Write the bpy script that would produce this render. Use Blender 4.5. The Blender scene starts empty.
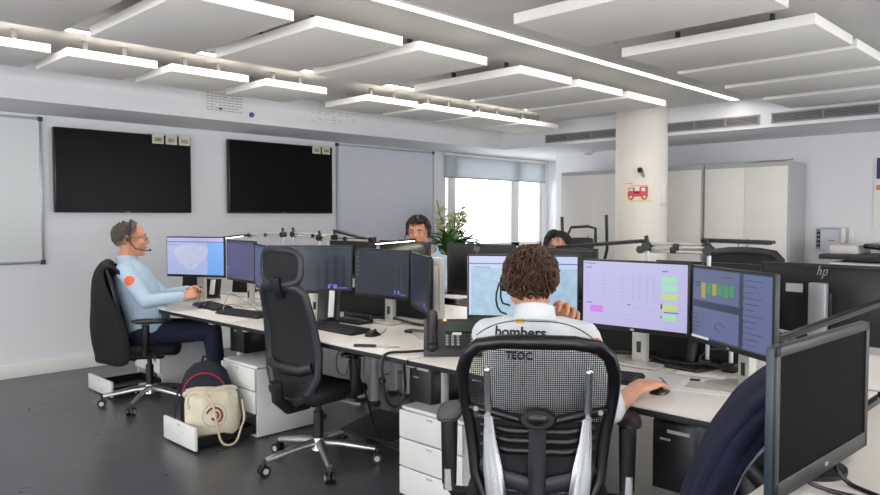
import bpy, bmesh, math, random
from mathutils import Vector, Matrix, Euler, noise
from mathutils.bvhtree import BVHTree
random.seed(7)
PI = math.pi
V = Vector
scn = bpy.context.scene
C = scn.collection
R = math.radians

# ------------------------------------------------------------------ camera
F_PX, EYE, YAW, PITCH = 720.0, 1.4, R(44.5), R(2.43)
FW = V((math.cos(YAW)*math.cos(PITCH), math.sin(YAW)*math.cos(PITCH), -math.sin(PITCH)))
RT = V((math.sin(YAW), -math.cos(YAW), 0))
UP = RT.cross(FW)
cd = bpy.data.cameras.new('camera'); cam = bpy.data.objects.new('camera', cd); C.objects.link(cam)
cd.sensor_width = 36; cd.lens = F_PX/880*36; cd.clip_start = .05
cam.matrix_world = Matrix(((RT.x, UP.x, -FW.x, 0), (RT.y, UP.y, -FW.y, 0), (RT.z, UP.z, -FW.z, EYE), (0, 0, 0, 1)))
scn.camera = cam

def at(px, py, X=None, Y=None, Z=None, D=None):
    """measured point of the photograph -> point of the room, on a known plane"""
    r = FW + RT*((px-440)/F_PX) + UP*((247.5-py)/F_PX)
    s = (Z-EYE)/r.z if Z is not None else X/r.x if X is not None else Y/r.y if Y is not None else D
    return V((0, 0, EYE)) + r*s

# ------------------------------------------------------------------ materials
def lin(c):
    c /= 255
    return c/12.92 if c <= .04045 else ((c+.055)/1.055)**2.4
def S(r, g, b): return (lin(r), lin(g), lin(b), 1)

def mat(name, col, rough=.5, metal=0, var=.05, scale=12, bump=0, bscale=None, spec=.5, coat=0):
    m = bpy.data.materials.new(name); m.use_nodes = True
    nt = m.node_tree; b = nt.nodes['Principled BSDF']
    tc = nt.nodes.new('ShaderNodeTexCoord'); n = nt.nodes.new('ShaderNodeTexNoise')
    n.inputs['Scale'].default_value = scale; n.inputs['Detail'].default_value = 4
    nt.links.new(tc.outputs['Object'], n.inputs['Vector'])
    rp = nt.nodes.new('ShaderNodeValToRGB')
    e = rp.color_ramp.elements
    e[0].position = .3; e[1].position = .7
    e[0].color = tuple(max(0, c*(1-var)) for c in col[:3])+(1,)
    e[1].color = tuple(min(1, c*(1+var)) for c in col[:3])+(1,)
    nt.links.new(n.outputs['Fac'], rp.inputs['Fac']); nt.links.new(rp.outputs['Color'], b.inputs['Base Color'])
    b.inputs['Roughness'].default_value = rough; b.inputs['Metallic'].default_value = metal
    b.inputs['Specular IOR Level'].default_value = spec; b.inputs['Coat Weight'].default_value = coat
    if bump:
        n2 = nt.nodes.new('ShaderNodeTexNoise'); n2.inputs['Scale'].default_value = bscale or scale*8
        n2.inputs['Detail'].default_value = 3
        nt.links.new(tc.outputs['Object'], n2.inputs['Vector'])
        bp = nt.nodes.new('ShaderNodeBump'); bp.inputs['Strength'].default_value = bump; bp.inputs['Distance'].default_value = .01
        nt.links.new(n2.outputs['Fac'], bp.inputs['Height']); nt.links.new(bp.outputs['Normal'], b.inputs['Normal'])
    return m

def glow(name, col, strength=1, var=0, scale=10, rough=.3):
    """a lit screen or lamp diffuser"""
    m = mat(name, tuple(c*.05 for c in col[:3])+(1,), rough, var=.0)
    nt = m.node_tree; b = nt.nodes['Principled BSDF']
    b.inputs['Emission Strength'].default_value = strength
    if var:
        tc = nt.nodes.new('ShaderNodeTexCoord'); n = nt.nodes.new('ShaderNodeTexNoise'); n.inputs['Scale'].default_value = scale
        n.inputs['Detail'].default_value = 6
        nt.links.new(tc.outputs['Object'], n.inputs['Vector'])
        rp = nt.nodes.new('ShaderNodeValToRGB'); e = rp.color_ramp.elements
        e[0].position = .35; e[1].position = .65
        e[0].color = tuple(c*(1-var) for c in col[:3])+(1,); e[1].color = tuple(c*(1+var) for c in col[:3])+(1,)
        nt.links.new(n.outputs['Fac'], rp.inputs['Fac']); nt.links.new(rp.outputs['Color'], b.inputs['Emission Color'])
    else:
        b.inputs['Emission Color'].default_value = tuple(col[:3])+(1,)
    return m

def mesh_fabric(name, col, freq=420, hole=.1):
    m = mat(name, col, .7)
    nt = m.node_tree; b = nt.nodes['Principled BSDF']; out = nt.nodes['Material Output']
    tc = nt.nodes.new('ShaderNodeTexCoord'); sp = nt.nodes.new('ShaderNodeSeparateXYZ')
    nt.links.new(tc.outputs['Object'], sp.inputs[0])
    def mth(op, a, bb):
        k = nt.nodes.new('ShaderNodeMath'); k.operation = op
        for i, q in enumerate((a, bb)):
            if q is None: continue
            if isinstance(q, (int, float)): k.inputs[i].default_value = q
            else: nt.links.new(q, k.inputs[i])
        return k.outputs[0]
    s1 = mth('SINE', mth('MULTIPLY', sp.outputs['Y'], freq), None)
    s2 = mth('SINE', mth('MULTIPLY', sp.outputs['Z'], freq), None)
    hole_f = mth('GREATER_THAN', mth('ABSOLUTE', mth('MULTIPLY', s1, s2), None), hole)
    tr = nt.nodes.new('ShaderNodeBsdfTransparent'); mx = nt.nodes.new('ShaderNodeMixShader')
    nt.links.new(hole_f, mx.inputs[0]); nt.links.new(b.outputs[0], mx.inputs[1]); nt.links.new(tr.outputs[0], mx.inputs[2])
    nt.links.new(mx.outputs[0], out.inputs[0])
    return m

M = {}
M['wall'] = mat('painted_wall', S(226, 226, 229), .75, var=.012, scale=2, bump=.05, bscale=120)
M['column'] = mat('column_paint', S(226, 219, 211), .75, var=.012, scale=2)
M['ceil'] = mat('ceiling_paint', S(222, 220, 217), .85, var=.015, scale=2)
M['panel'] = mat('panel_white', S(238, 235, 230), .85, var=.012, scale=3, bump=.05, bscale=200)
M['white'] = mat('white_laminate', S(226, 225, 221), .42, var=.012, scale=5)
M['desk'] = mat('desk_laminate', S(222, 217, 210), .38, var=.02, scale=4)
M['cream'] = mat('cream_steel', S(222, 219, 214), .45, var=.012)
M['black'] = mat('black_plastic', S(19, 19, 21), .42, var=.1, scale=20)
M['satin'] = mat('black_satin', S(14, 14, 16), .3, var=.1)
M['edge'] = mat('black_edge', S(24, 23, 23), .6)
M['fabric'] = mat('black_fabric', S(17, 18, 21), .85, var=.15, scale=60, bump=.25, bscale=500)
M['charcoal'] = mat('charcoal_plastic', S(34, 35, 40), .42, var=.06)
M['dgrey'] = mat('dark_grey_plastic', S(54, 54, 56), .5, var=.06)
M['grey'] = mat('grey_plastic', S(150, 150, 150), .45, var=.04)
M['cabgrey'] = mat('cabinet_grey', S(172, 172, 170), .5, var=.02)
M['lgrey'] = mat('pale_grey_steel', S(196, 197, 198), .4, metal=.2, var=.03)
M['steel'] = mat('brushed_steel', S(200, 200, 200), .28, metal=.9, var=.05, scale=30)
M['chrome'] = mat('polished_metal', S(222, 222, 224), .22, metal=1, var=.02)
M['silver'] = mat('silver_paint', S(196, 194, 188), .35, metal=.35, var=.03)
M['alu'] = mat('aluminium_frame', S(170, 172, 175), .35, metal=.6, var=.03)
M['board'] = mat('whiteboard_enamel', S(214, 216, 216), .3, var=.01, scale=2)
M['lavender'] = mat('pinboard_cloth', S(206, 206, 218), .8, var=.015, scale=4)
M['shade'] = mat('blind_fabric', S(196, 200, 204), .9, var=.01)
M['tvscreen'] = mat('dark_tv_glass', S(5, 5, 7), .28, var=.1, spec=.12)
M['offscreen'] = mat('dark_lcd_glass', S(9, 10, 9), .6, var=.05, spec=.04)
M['label'] = mat('paper_label', S(205, 200, 180), .8)
M['ink'] = mat('printed_ink', S(40, 38, 38), .8)
M['faint'] = mat('faint_pencil', S(176, 173, 168), .8)
M['paper'] = mat('white_paper', S(230, 228, 222), .8, var=.02)
M['paperg'] = mat('grey_paper', S(188, 186, 180), .8, var=.04)
M['red'] = mat('red_ink', S(204, 84, 76), .7)
M['pinkpaper'] = mat('cream_poster', S(232, 218, 202), .8)
M['green'] = mat('leaf_green', S(74, 124, 58), .5, var=.3, scale=25)
M['palegreen'] = mat('pale_leaf', S(206, 214, 160), .5, var=.2, scale=25)
M['stem'] = mat('plant_stem', S(104, 116, 70), .6)
M['pot'] = mat('plant_pot_glaze', S(120, 116, 112), .5)
M['soil'] = mat('potting_soil', S(50, 38, 28), .9, bump=.5)
M['skin'] = mat('skin', S(206, 150, 122), .5, var=.07, scale=18)
M['skin2'] = mat('skin_warm', S(198, 140, 110), .5, var=.07, scale=18)
M['lips'] = mat('lip_colour', S(170, 96, 86), .45)
M['eye'] = mat('eye_white', S(196, 186, 178), .25)
M['iris'] = mat('eye_dark', S(40, 30, 26), .2)
M['brownhair'] = mat('brown_hair', S(72, 47, 32), .55, var=.5, scale=45)
M['greyhair'] = mat('grey_hair', S(92, 84, 78), .6, var=.4, scale=60)
M['darkhair'] = mat('dark_hair', S(46, 34, 28), .5, var=.35, scale=50)
M['blackhair'] = mat('black_hair', S(22, 18, 18), .4, var=.3, scale=50)
M['shirtwhite'] = mat('pale_shirt', S(214, 217, 220), .85, var=.03, scale=14, bump=.2, bscale=60)
M['shirtblue'] = mat('light_blue_shirt', S(172, 192, 210), .85, var=.04, scale=14, bump=.2, bscale=60)
M['navy'] = mat('navy_cloth', S(26, 30, 56), .85, var=.15, scale=30, bump=.3, bscale=300)
M['jacketnavy'] = mat('navy_fleece', S(18, 23, 52), .95, var=.16, scale=30, bump=.5, bscale=420)
M['jacketblack'] = mat('black_jacket_cloth', S(17, 17, 19), .9, var=.15, scale=20, bump=.3, bscale=200)
M['shoe'] = mat('black_leather', S(20, 20, 20), .4)
M['orange'] = mat('orange_patch', S(228, 98, 66), .8, var=.08, scale=60)
M['yellow'] = mat('yellow_emblem', S(226, 182, 76), .8)
M['piping'] = mat('grey_piping', S(70, 74, 80), .7)
M['stitch'] = mat('pale_stitch', S(150, 155, 176), .8)
M['canvas'] = mat('cream_canvas', S(214, 204, 182), .9, var=.06, scale=20, bump=.35, bscale=160)
M['rope'] = mat('cream_rope', S(206, 192, 160), .9, var=.08, scale=120)
M['maroon'] = mat('dark_red_print', S(132, 44, 40), .8)
M['bagnavy'] = mat('backpack_navy', S(24, 24, 40), .8, var=.15, scale=40, bump=.3, bscale=300)
M['bagred'] = mat('backpack_red_trim', S(150, 30, 48), .7)
M['tote_red'] = mat('red_cloth', S(196, 48, 44), .8)
M['lcdgreen'] = mat('phone_lcd', S(22, 44, 36), .3)
M['amber'] = glow('amber_led', (1, .5, .15), 1.2)
M['lamp'] = glow('lamp_diffuser', (1, .95, .86), 5)
M['stripglow'] = glow('strip_diffuser', (1, .96, .90), 5.5)
M['ventdark'] = mat('vent_dark_grey', S(88, 86, 84), .7)  # dark grey plate behind the slats
M['ventslat'] = mat('vent_slat', S(150, 148, 146), .5)
M['blue'] = mat('blue_magnet', S(62, 84, 140), .4)
M['purple'] = mat('poster_purple', S(62, 54, 110), .6)
M['posterorange'] = mat('poster_orange', S(206, 140, 70), .6)
M['copier'] = mat('copier_shell', S(214, 212, 208), .45)
M['cardboard'] = mat('beige_card', S(214, 200, 184), .8, var=.04)
M['beigelog'] = mat('pale_gold_mark', S(196, 178, 140), .35, metal=.5)
M['logo'] = mat('silver_mark', S(150, 150, 150), .3, metal=.6)
M['bezel_side'] = mat('blue_grey_bezel', S(40, 52, 62), .35, var=.05)
M['meshA'] = mesh_fabric('open_mesh_weave', S(34, 36, 40), 420, .46)
M['meshB'] = mat('dense_mesh_weave', S(17, 18, 21), .7, var=.1, scale=200, bump=.3, bscale=700)

# floor: dark tiles with thin joints, satin
def floor_mat():
    m = bpy.data.materials.new('dark_floor_tile'); m.use_nodes = True
    nt = m.node_tree; b = nt.nodes['Principled BSDF']
    tc = nt.nodes.new('ShaderNodeTexCoord'); br = nt.nodes.new('ShaderNodeTexBrick')
    br.offset = 0; br.inputs['Scale'].default_value = 1; br.inputs['Brick Width'].default_value = .6; br.inputs['Row Height'].default_value = .6
    br.inputs['Mortar Size'].default_value = .003; br.inputs['Color1'].default_value = S(80, 81, 85); br.inputs['Color2'].default_value = S(75, 76, 80)
    br.inputs['Mortar'].default_value = S(60, 60, 62)
    n = nt.nodes.new('ShaderNodeTexNoise'); n.inputs['Scale'].default_value = 6; n.inputs['Detail'].default_value = 6
    mx = nt.nodes.new('ShaderNodeMix'); mx.data_type = 'RGBA'; mx.blend_type = 'OVERLAY'; mx.inputs[0].default_value = .25
    nt.links.new(tc.outputs['Object'], br.inputs['Vector']); nt.links.new(tc.outputs['Object'], n.inputs['Vector'])
    nt.links.new(br.outputs['Color'], mx.inputs[6]); nt.links.new(n.outputs['Fac'], mx.inputs[7])
    nt.links.new(mx.outputs[2], b.inputs['Base Color'])
    mr = nt.nodes.new('ShaderNodeMapRange'); mr.inputs[3].default_value = .22; mr.inputs[4].default_value = .4
    nt.links.new(n.outputs['Fac'], mr.inputs[0]); nt.links.new(mr.outputs[0], b.inputs['Roughness'])
    return m
def blind_mat():
    m = mat('translucent_blind', S(205, 208, 210), .9, var=.01)
    nt = m.node_tree; b = nt.nodes['Principled BSDF']; out = nt.nodes['Material Output']
    tl = nt.nodes.new('ShaderNodeBsdfTranslucent'); tl.inputs[0].default_value = S(186, 190, 194); mx = nt.nodes.new('ShaderNodeMixShader'); mx.inputs[0].default_value = .5
    nt.links.new(b.outputs[0], mx.inputs[1]); nt.links.new(tl.outputs[0], mx.inputs[2]); nt.links.new(mx.outputs[0], out.inputs[0]); return m
M['shade'] = blind_mat()
M['floor'] = floor_mat()
def glass_mat():
    m = bpy.data.materials.new('window_glass'); m.use_nodes = True
    nt = m.node_tree; nt.nodes.remove(nt.nodes['Principled BSDF']); out = nt.nodes['Material Output']
    tr = nt.nodes.new('ShaderNodeBsdfTransparent'); gl = nt.nodes.new('ShaderNodeBsdfGlossy'); gl.inputs['Roughness'].default_value = .02
    lw = nt.nodes.new('ShaderNodeLayerWeight'); lw.inputs[0].default_value = .5
    fr = nt.nodes.new('ShaderNodeMath'); fr.operation = 'POWER'; fr.inputs[1].default_value = 5; nt.links.new(lw.outputs['Facing'], fr.inputs[0])
    mx = nt.nodes.new('ShaderNodeMixShader')
    nt.links.new(fr.outputs[0], mx.inputs[0]); nt.links.new(tr.outputs[0], mx.inputs[1]); nt.links.new(gl.outputs[0], mx.inputs[2])
    nt.links.new(mx.outputs[0], out.inputs[0]); return m
M['glass'] = glass_mat()

# ------------------------------------------------------------------ mesh builder
class MB:
    def __init__(s): s.v = []; s.f = []; s.m = []; s.sm = []; s.mats = []
    def idx(s, m):
        if m not in s.mats: s.mats.append(m)
        return s.mats.index(m)
    def add(s, vs, fs, m, smooth=True, T=None):
        o = len(s.v); k = s.idx(m)
        s.v += [(T @ V(p)) if T else V(p) for p in vs]
        for f in fs: s.f.append([i+o for i in f]); s.m.append(k); s.sm.append(smooth)
        return s
    def box(s, c, d, m, bev=0, rot=None, T=None, seg=2):
        x, y, z = d[0]/2, d[1]/2, d[2]/2
        bm = bmesh.new(); bmesh.ops.create_cube(bm, size=1)
        bmesh.ops.scale(bm, vec=d, verts=bm.verts)
        if bev:
            bev = min(bev, x*.98, y*.98, z*.98)
            bmesh.ops.bevel(bm, geom=bm.edges[:], offset=bev, segments=seg, affect='EDGES', profile=.5)
        L = Matrix.Translation(V(c))
        if rot: L = L @ Euler(rot).to_matrix().to_4x4()
        if T: L = T @ L
        bm.verts.index_update()
        s.add([v.co.copy() for v in bm.verts], [[v.index for v in f.verts] for f in bm.faces], m, bool(bev), L)
        bm.free(); return s
    def loft(s, rings, m, caps=True, smooth=True, closed=False):
        n = len(rings[0]); vs = [p for r in rings for p in r]; fs = []
        K = len(rings)
        for i in range(K if closed else K-1):
            a, b = i*n, ((i+1) % K)*n
            for j in range(n):
                k = (j+1) % n
                fs.append([a+j, a+k, b+k, b+j])
        if caps and not closed:
            fs.append(list(range(n))[::-1]); fs.append([(K-1)*n+j for j in range(n)])
        return s.add(vs, fs, m, smooth)
    def cyl(s, p0, p1, r0, m, r1=None, n=16):
        p0, p1 = V(p0), V(p1); r1 = r0 if r1 is None else r1
        d = (p1-p0).normalized(); a = d.orthogonal().normalized(); b = d.cross(a)
        c = [(a*math.cos(2*PI*i/n)+b*math.sin(2*PI*i/n)) for i in range(n)]
        q0, q1 = [p0+k*r0 for k in c], [p1+k*r1 for k in c]
        s.loft([q0, q1], m, caps=False)
        s.add(q0, [list(range(n))[::-1]], m, False); s.add(q1, [list(range(n))], m, False)
        return s
    def bone(s, p0, p1, r0, r1, m, n=14, flat=1, axis=None):
        p0, p1 = V(p0), V(p1); d = (p1-p0)
        if d.length < 1e-6: d = V((0, 0, 1e-4))
        d.normalize()
        a = (V(axis)-d*V(axis).dot(d)).normalized() if axis else d.orthogonal().normalized()
        b = d.cross(a); rings = []
        for t in (-88, -60, -30, 0):
            rings.append((p0+d*r0*math.sin(R(t)), r0*math.cos(R(t))))
        for t in (0, 30, 60, 88):
            rings.append((p1+d*r1*math.sin(R(t)), r1*math.cos(R(t))))
        return s.loft([[c+a*(r*math.cos(2*PI*i/n))+b*(r*flat*math.sin(2*PI*i/n)) for i in range(n)] for c, r in rings], m)
    def tube(s, pts, r, m, n=8, closed=False, flat=None, up=None):
        pts = [V(p) for p in pts]; K = len(pts); rings = []; a = None
        for i, p in enumerate(pts):
            d = (pts[(i+1) % K]-pts[i-1]) if closed else (pts[min(i+1, K-1)]-pts[max(i-1, 0)])
            d.normalize()
            if up is not None: a = (V(up)-d*V(up).dot(d))
            elif a is None: a = d.orthogonal()
            else: a = a-d*a.dot(d)
            if a.length < 1e-6: a = d.orthogonal()
            a.normalize(); b = d.cross(a)
            rr = r[i] if isinstance(r, (list, tuple)) else r
            fa = flat or 1
            rings.append([p+a*(rr*math.cos(2*PI*j/n))+b*(rr*fa*math.sin(2*PI*j/n)) for j in range(n)])
        return s.loft(rings, m, closed=closed)
    def sph(s, c, r, m, T=None, n=16, k=10):
        if isinstance(r, (int, float)): r = (r, r, r)
        rings = []
        for i in range(k+1):
            t = -PI/2+PI*(i+.02)/(k+.04)
            rings.append([V((c[0]+r[0]*math.cos(t)*math.cos(2*PI*j/n), c[1]+r[1]*math.cos(t)*math.sin(2*PI*j/n), c[2]+r[2]*math.sin(t))) for j in range(n)])
        if T: rings = [[T @ p for p in q] for q in rings]
        return s.loft(rings, m)
    def lathe(s, prof, c, m, n=24):
        return s.loft([[V((c[0]+r*math.cos(2*PI*j/n), c[1]+r*math.sin(2*PI*j/n), c[2]+z)) for j in range(n)] for r, z in prof], m)
    def quad(s, pts, m): return s.add(pts, [[0, 1, 2, 3]], m, False)
    def prism(s, poly, h, m, T, smooth=False):
        """2-D outline in local xy, extruded along local z by h"""
        n = len(poly)
        return s.add([(x, y, 0) for x, y in poly]+[(x, y, h) for x, y in poly],
                     [list(range(n))[::-1], [n+i for i in range(n)]]+[[i, (i+1) % n, n+(i+1) % n, n+i] for i in range(n)], m, smooth, T)
    def build(s, name, parent=None, loc=None, auto=True):
        me = bpy.data.meshes.new(name); me.from_pydata([tuple(p) for p in s.v], [], s.f)
        for m in s.mats: me.materials.append(m if not isinstance(m, str) else M[m])
        me.polygons.foreach_set('material_index', s.m); me.polygons.foreach_set('use_smooth', s.sm)
        me.update()
        if auto: me.set_sharp_from_angle(angle=R(40))
        o = bpy.data.objects.new(name, me); C.objects.link(o)
        if parent: o.parent = parent
        if loc is not None: o.location = loc
        return o

def thing(name, label, cat, loc=(0, 0, 0), rz=0, group=None):
    o = bpy.data.objects.new(name, None); o.empty_display_size = .1; C.objects.link(o)
    o.location = loc; o.rotation_euler = (0, 0, rz); o['label'] = label; o['category'] = cat
    if group: o['group'] = group
    return o
def tag(o, label, cat, group=None):
    o['label'] = label; o['category'] = cat
    if group: o['group'] = group
    return o
def struct(o): o['kind'] = 'structure'; return o
def mesh_xf(mb, f):
    mb.v = [f(p) for p in mb.v]; return mb
def copy_tree(o, parent=None):
    c = o.copy(); C.objects.link(c); c.parent = parent
    for ch in list(o.children): copy_tree(ch, c)
    return c

def text_geo(body, size, shear=0, ext=0, bold=0):
    cu = bpy.data.curves.new('lettering', 'FONT'); cu.body = body; cu.size = size; cu.align_x = 'CENTER'; cu.align_y = 'CENTER'
    cu.shear = shear; cu.extrude = ext; cu.offset = bold; cu.resolution_u = 3
    o = bpy.data.objects.new('lettering', cu); C.objects.link(o)
    dg = bpy.context.evaluated_depsgraph_get(); me = bpy.data.meshes.new_from_object(o.evaluated_get(dg))
    vs = [v.co.copy() for v in me.vertices]; fs = [list(p.vertices) for p in me.polygons]
    bpy.data.objects.remove(o); bpy.data.meshes.remove(me); bpy.data.curves.remove(cu)
    return vs, fs

def remesh(mb, name, vox, parent, origin, mats=None, it=5):
    """fuse overlapping shapes into one continuous skin"""
    o = mb.build(name, None, auto=False)
    r = o.modifiers.new('r', 'REMESH'); r.mode = 'VOXEL'; r.voxel_size = vox; r.use_smooth_shade = True
    q = o.modifiers.new('s', 'SMOOTH'); q.factor = .5; q.iterations = it
    dg = bpy.context.evaluated_depsgraph_get(); dg.update()
    me = bpy.data.meshes.new_from_object(o.evaluated_get(dg))
    o.modifiers.clear(); old = o.data; o.data = me; bpy.data.meshes.remove(old)
    me.transform(Matrix.Translation(-V(origin)))
    me.materials.clear()
    for m in mats: me.materials.append(M[m])
    for p in me.polygons: p.use_smooth = True; p.material_index = 0
    o.name = name; o.parent = parent
    return o

# ================================================================== ROOM
XW, YW, ZC = 8.66, 7.0, 2.6          # cabinet wall, screen wall, ceiling
BAY = 9.62                            # window bay reaches further back
X0, Y0 = -3.4, -3.6
struct(MB().box(((X0+BAY)/2, (Y0+YW)/2, -.05), (BAY-X0+.4, YW-Y0+.4, .1), 'floor').build('floor'))
struct(MB().box(((X0+BAY)/2, (Y0+YW)/2, ZC+.05), (BAY-X0+.4, YW-Y0+.4, .1), 'ceil').build('ceiling'))
WX0, WX1, WZ0, WZ1 = 7.2, 9.5, .95, 2.28     # window opening in the screen wall
w = MB()
w.box(((X0+WX0)/2, YW+.1, 1.3), (WX0-X0, .2, 2.6), 'wall')
w.box(((WX1+BAY+.2)/2, YW+.1, 1.3), (BAY+.2-WX1, .2, 2.6), 'wall')
w.box(((WX0+WX1)/2, YW+.1, WZ0/2), (WX1-WX0, .2, WZ0), 'wall')
w.box(((WX0+WX1)/2, YW+.1, (WZ1+2.6)/2), (WX1-WX0, .2, 2.6-WZ1), 'wall')
struct(w.build('wall_left'))
w = MB()
YC = 6.15                              # corner where the bay opens
w.box((XW+.1, (Y0+YC)/2, 1.3), (.2, YC-Y0, 2.6), 'wall')
w.box(((XW+BAY)/2+.1, YC-.1, 1.3), (BAY-XW, .2, 2.6), 'wall')
w.box((BAY+.1, (YC+YW)/2, 1.3), (.2, YW-YC, 2.6), 'wall')
struct(w.build('wall_right'))
# walls behind the photographer, each opened for the added fill-light windows
w = MB()
w.box((X0-.1, (Y0+YW)/2, .1), (.2, YW-Y0, .2), 'wall'); w.box((X0-.1, (Y0+YW)/2, 2.45), (.2, YW-Y0, .3), 'wall')
for y in (Y0+.2, 0, 3.5, YW-.2): w.box((X0-.1, y, 1.25), (.2, .4, 2.1), 'wall')
struct(w.build('wall_back'))
w = MB()
w.box(((X0+XW)/2, Y0-.1, .1), (XW-X0, .2, .2), 'wall'); w.box(((X0+XW)/2, Y0-.1, 2.45), (XW-X0, .2, .3), 'wall')
for x in (X0+.2, .6, 4.6, XW-.2): w.box((x, Y0-.1, 1.25), (.4, .2, 2.1), 'wall')
struct(w.build('wall_front'))
# dropped beams along two walls
struct(MB().box(((X0+BAY)/2, 6.6, 2.45), (BAY-X0, .82, .30), 'wall').build('ceiling_beam'))
struct(MB().box((8.09, (Y0+6.19)/2, 2.45), (1.17, 6.19-Y0, .30), 'wall').build('ceiling_beam'))
b = MB(); b.box(((X0+WX1)/2, YW-.008, .06), (WX1-X0, .016, .12), 'white', .004); struct(b.build('baseboard_left'))
b = MB(); b.box((XW-.008, (Y0+YC)/2, .06), (.016, YC-Y0, .12), 'white', .004); struct(b.build('baseboard_right'))
col = MB().lathe([(.285, 0), (.285, 2.6)], (7.42, 4.1, 0), 'column', 48)
struct(col.build('column'))

# window in the bay
wf = MB()
for x in (WX0+.03, WX1-.03): wf.box((x, YW+.06, (WZ0+WZ1)/2), (.06, .07, WZ1-WZ0), 'white', .006)
for z in (WZ0+.03, WZ1-.03): wf.box(((WX0+WX1)/2, YW+.06, z), (WX1-WX0, .07, .06), 'white', .006)
for x in (7.39, 8.82): wf.box((x, YW+.06, (WZ0+WZ1)/2), (.15 if x < 8 else .2, .07, WZ1-WZ0), 'white', .006)
win = struct(wf.build('window_1'))
gl = MB()
gl.box(((WX0+WX1)/2, YW+.075, (WZ0+WZ1)/2), (WX1-WX0-.1, .006, WZ1-WZ0-.1), 'glass'); gl.build('window_glass', win)
MB().box(((WX0+WX1)/2, YW+.0, WZ0-.015), (WX1-WX0+.1, .22, .03), 'white', .006).build('window_sill', win)
t = thing('roller_blind', 'pale grey roller blind drawn down across the top of the bright window', 'blind', (8.35, YW-.03, 2.29))
sh = MB(); sh.box((0, 0, -.165), (2.34, .004, .33), 'shade'); sh.build('blind_fabric', t)
MB().cyl((-1.17, 0, -.012), (1.17, 0, -.012), .022, 'white').build('roller_tube', t)
MB().box((0, 0, -.335), (2.34, .014, .02), 'grey', .003).build('bottom_bar', t)
# unseen windows added behind the photographer for fill daylight (frames + glass)
k = 2
for ax, a0, a1 in (('x', -3.2, -.2), ('x', .2, 3.3), ('x', 3.7, 6.6), ('y', -2.9, .4), ('y', .8, 4.4), ('y', 4.8, 8.2)):
    g = MB(); fr = MB()
    for t_ in (a0+.02, (a0+a1)/2, a1-.02):
        fr.box((X0-.05, t_, 1.25) if ax == 'x' else (t_, Y0-.05, 1.25), (.05, .05, 2.1), 'white')
    o = struct(fr.build('window_%d' % k)); k += 1
    g.box((X0-.06, (a0+a1)/2, 1.25) if ax == 'x' else ((a0+a1)/2, Y0-.06, 1.25), (.005, a1-a0, 2.1) if ax == 'x' else (a1-a0, .005, 2.1), 'glass')
    g.build('window_glass', o)

# linear lights in the ceiling
def strip(label, x0, x1, y, wd=.075):
    t = thing('linear_light', label, 'ceiling light', ((x0+x1)/2, y, ZC))
    f = MB(); L = x1-x0
    for s in (-1, 1): f.box((0, s*(wd/2+.006), -.004), (L+.03, .012, .012), 'white')
    for s in (-1, 1): f.box((s*(L/2+.009), 0, -.004), (.012, wd, .012), 'white')
    f.build('light_frame', t)
    MB().box((0, 0, -.001), (L, wd, .006), 'stripglow').build('diffuser', t)
    ld = bpy.data.lights.new('strip_lamp', 'AREA'); ld.shape = 'RECTANGLE'; ld.size = L-.4; ld.size_y = wd
    ld.energy = STRIP_W*L; ld.color = (1, .95, .88)
    lo = bpy.data.objects.new('strip_lamp', ld); C.objects.link(lo); lo.location = (0, 0, -.012); lo.parent = t
    return t
STRIP_W = 3.6
strip('long thin white linear light cut diagonally across the bare ceiling', 1.2, 7.42, 3.04)
strip('linear light glowing above the row of small panels near the two dark wall screens', .3, 6.9, 4.945, .08)
strip('linear light in the ceiling behind the camera', -2.5, 5.5, -.6)

# hanging acoustic panels
def panel(label, x0, x1, y0, y1, zb, th, group):
    t = thing('acoustic_panel', label, 'ceiling panel', ((x0+x1)/2, (y0+y1)/2, zb), 0, group)
    MB().box((0, 0, th/2), (x1-x0, y1-y0, th), 'panel', .004).build('panel_board', t)
    h = ZC-zb-th
    for sx in (-1, 1):
        for sy in (-1, 1):
            MB().box((sx*(x1-x0)*.22, sy*(y1-y0)*.25, th+h/2), (.03, .02, h), 'ventslat' if group == G2 else 'dgrey').build('ceiling_mount', t)
    return t
G1, G2, G3 = 'large white panels under the ceiling', 'small white panels under the edge light', 'white panels over the monitors with the raised screens'
ordw = ['first', 'second', 'third', 'fourth', 'fifth', 'sixth', 'seventh', 'eighth']
for i, (a, c) in enumerate([(5.42, 6.08), (4.68, 5.33), (3.97, 4.6), (3.0, 3.62), (2.26, 2.87), (1.51, 2.12), (.76, 1.37)]):
    panel('large white ceiling panel, %s from the round column in its row between the two lights' % ordw[i], a*1.06, c*1.06, 3.31, 4.44, 2.452, .06, G1)
for i, (a, c) in enumerate([(523, 559), (477, 519), (425, 472), (367, 418), (266, 327), (172, 249), (68, 158), (-60, 52)]):
    a, c = at(a, 100, Y=5.05).x, at(c, 100, Y=5.05).x
    panel('small white ceiling panel with lit edge, %s from the window in its row' % ordw[i], a, c, 5.05, 5.68, 2.45, .055, G2)
for i, (a, c) in enumerate([(6.34, 6.98), (5.55, 6.18), (4.77, 5.42), (4.02, 4.68), (2.95, 3.64)]):
    panel('white ceiling panel, %s from the air vents in the row over the call desks' % ordw[i], a*1.06, c*1.06, 1.325, 2.51, 2.452, .06, G3)

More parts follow.
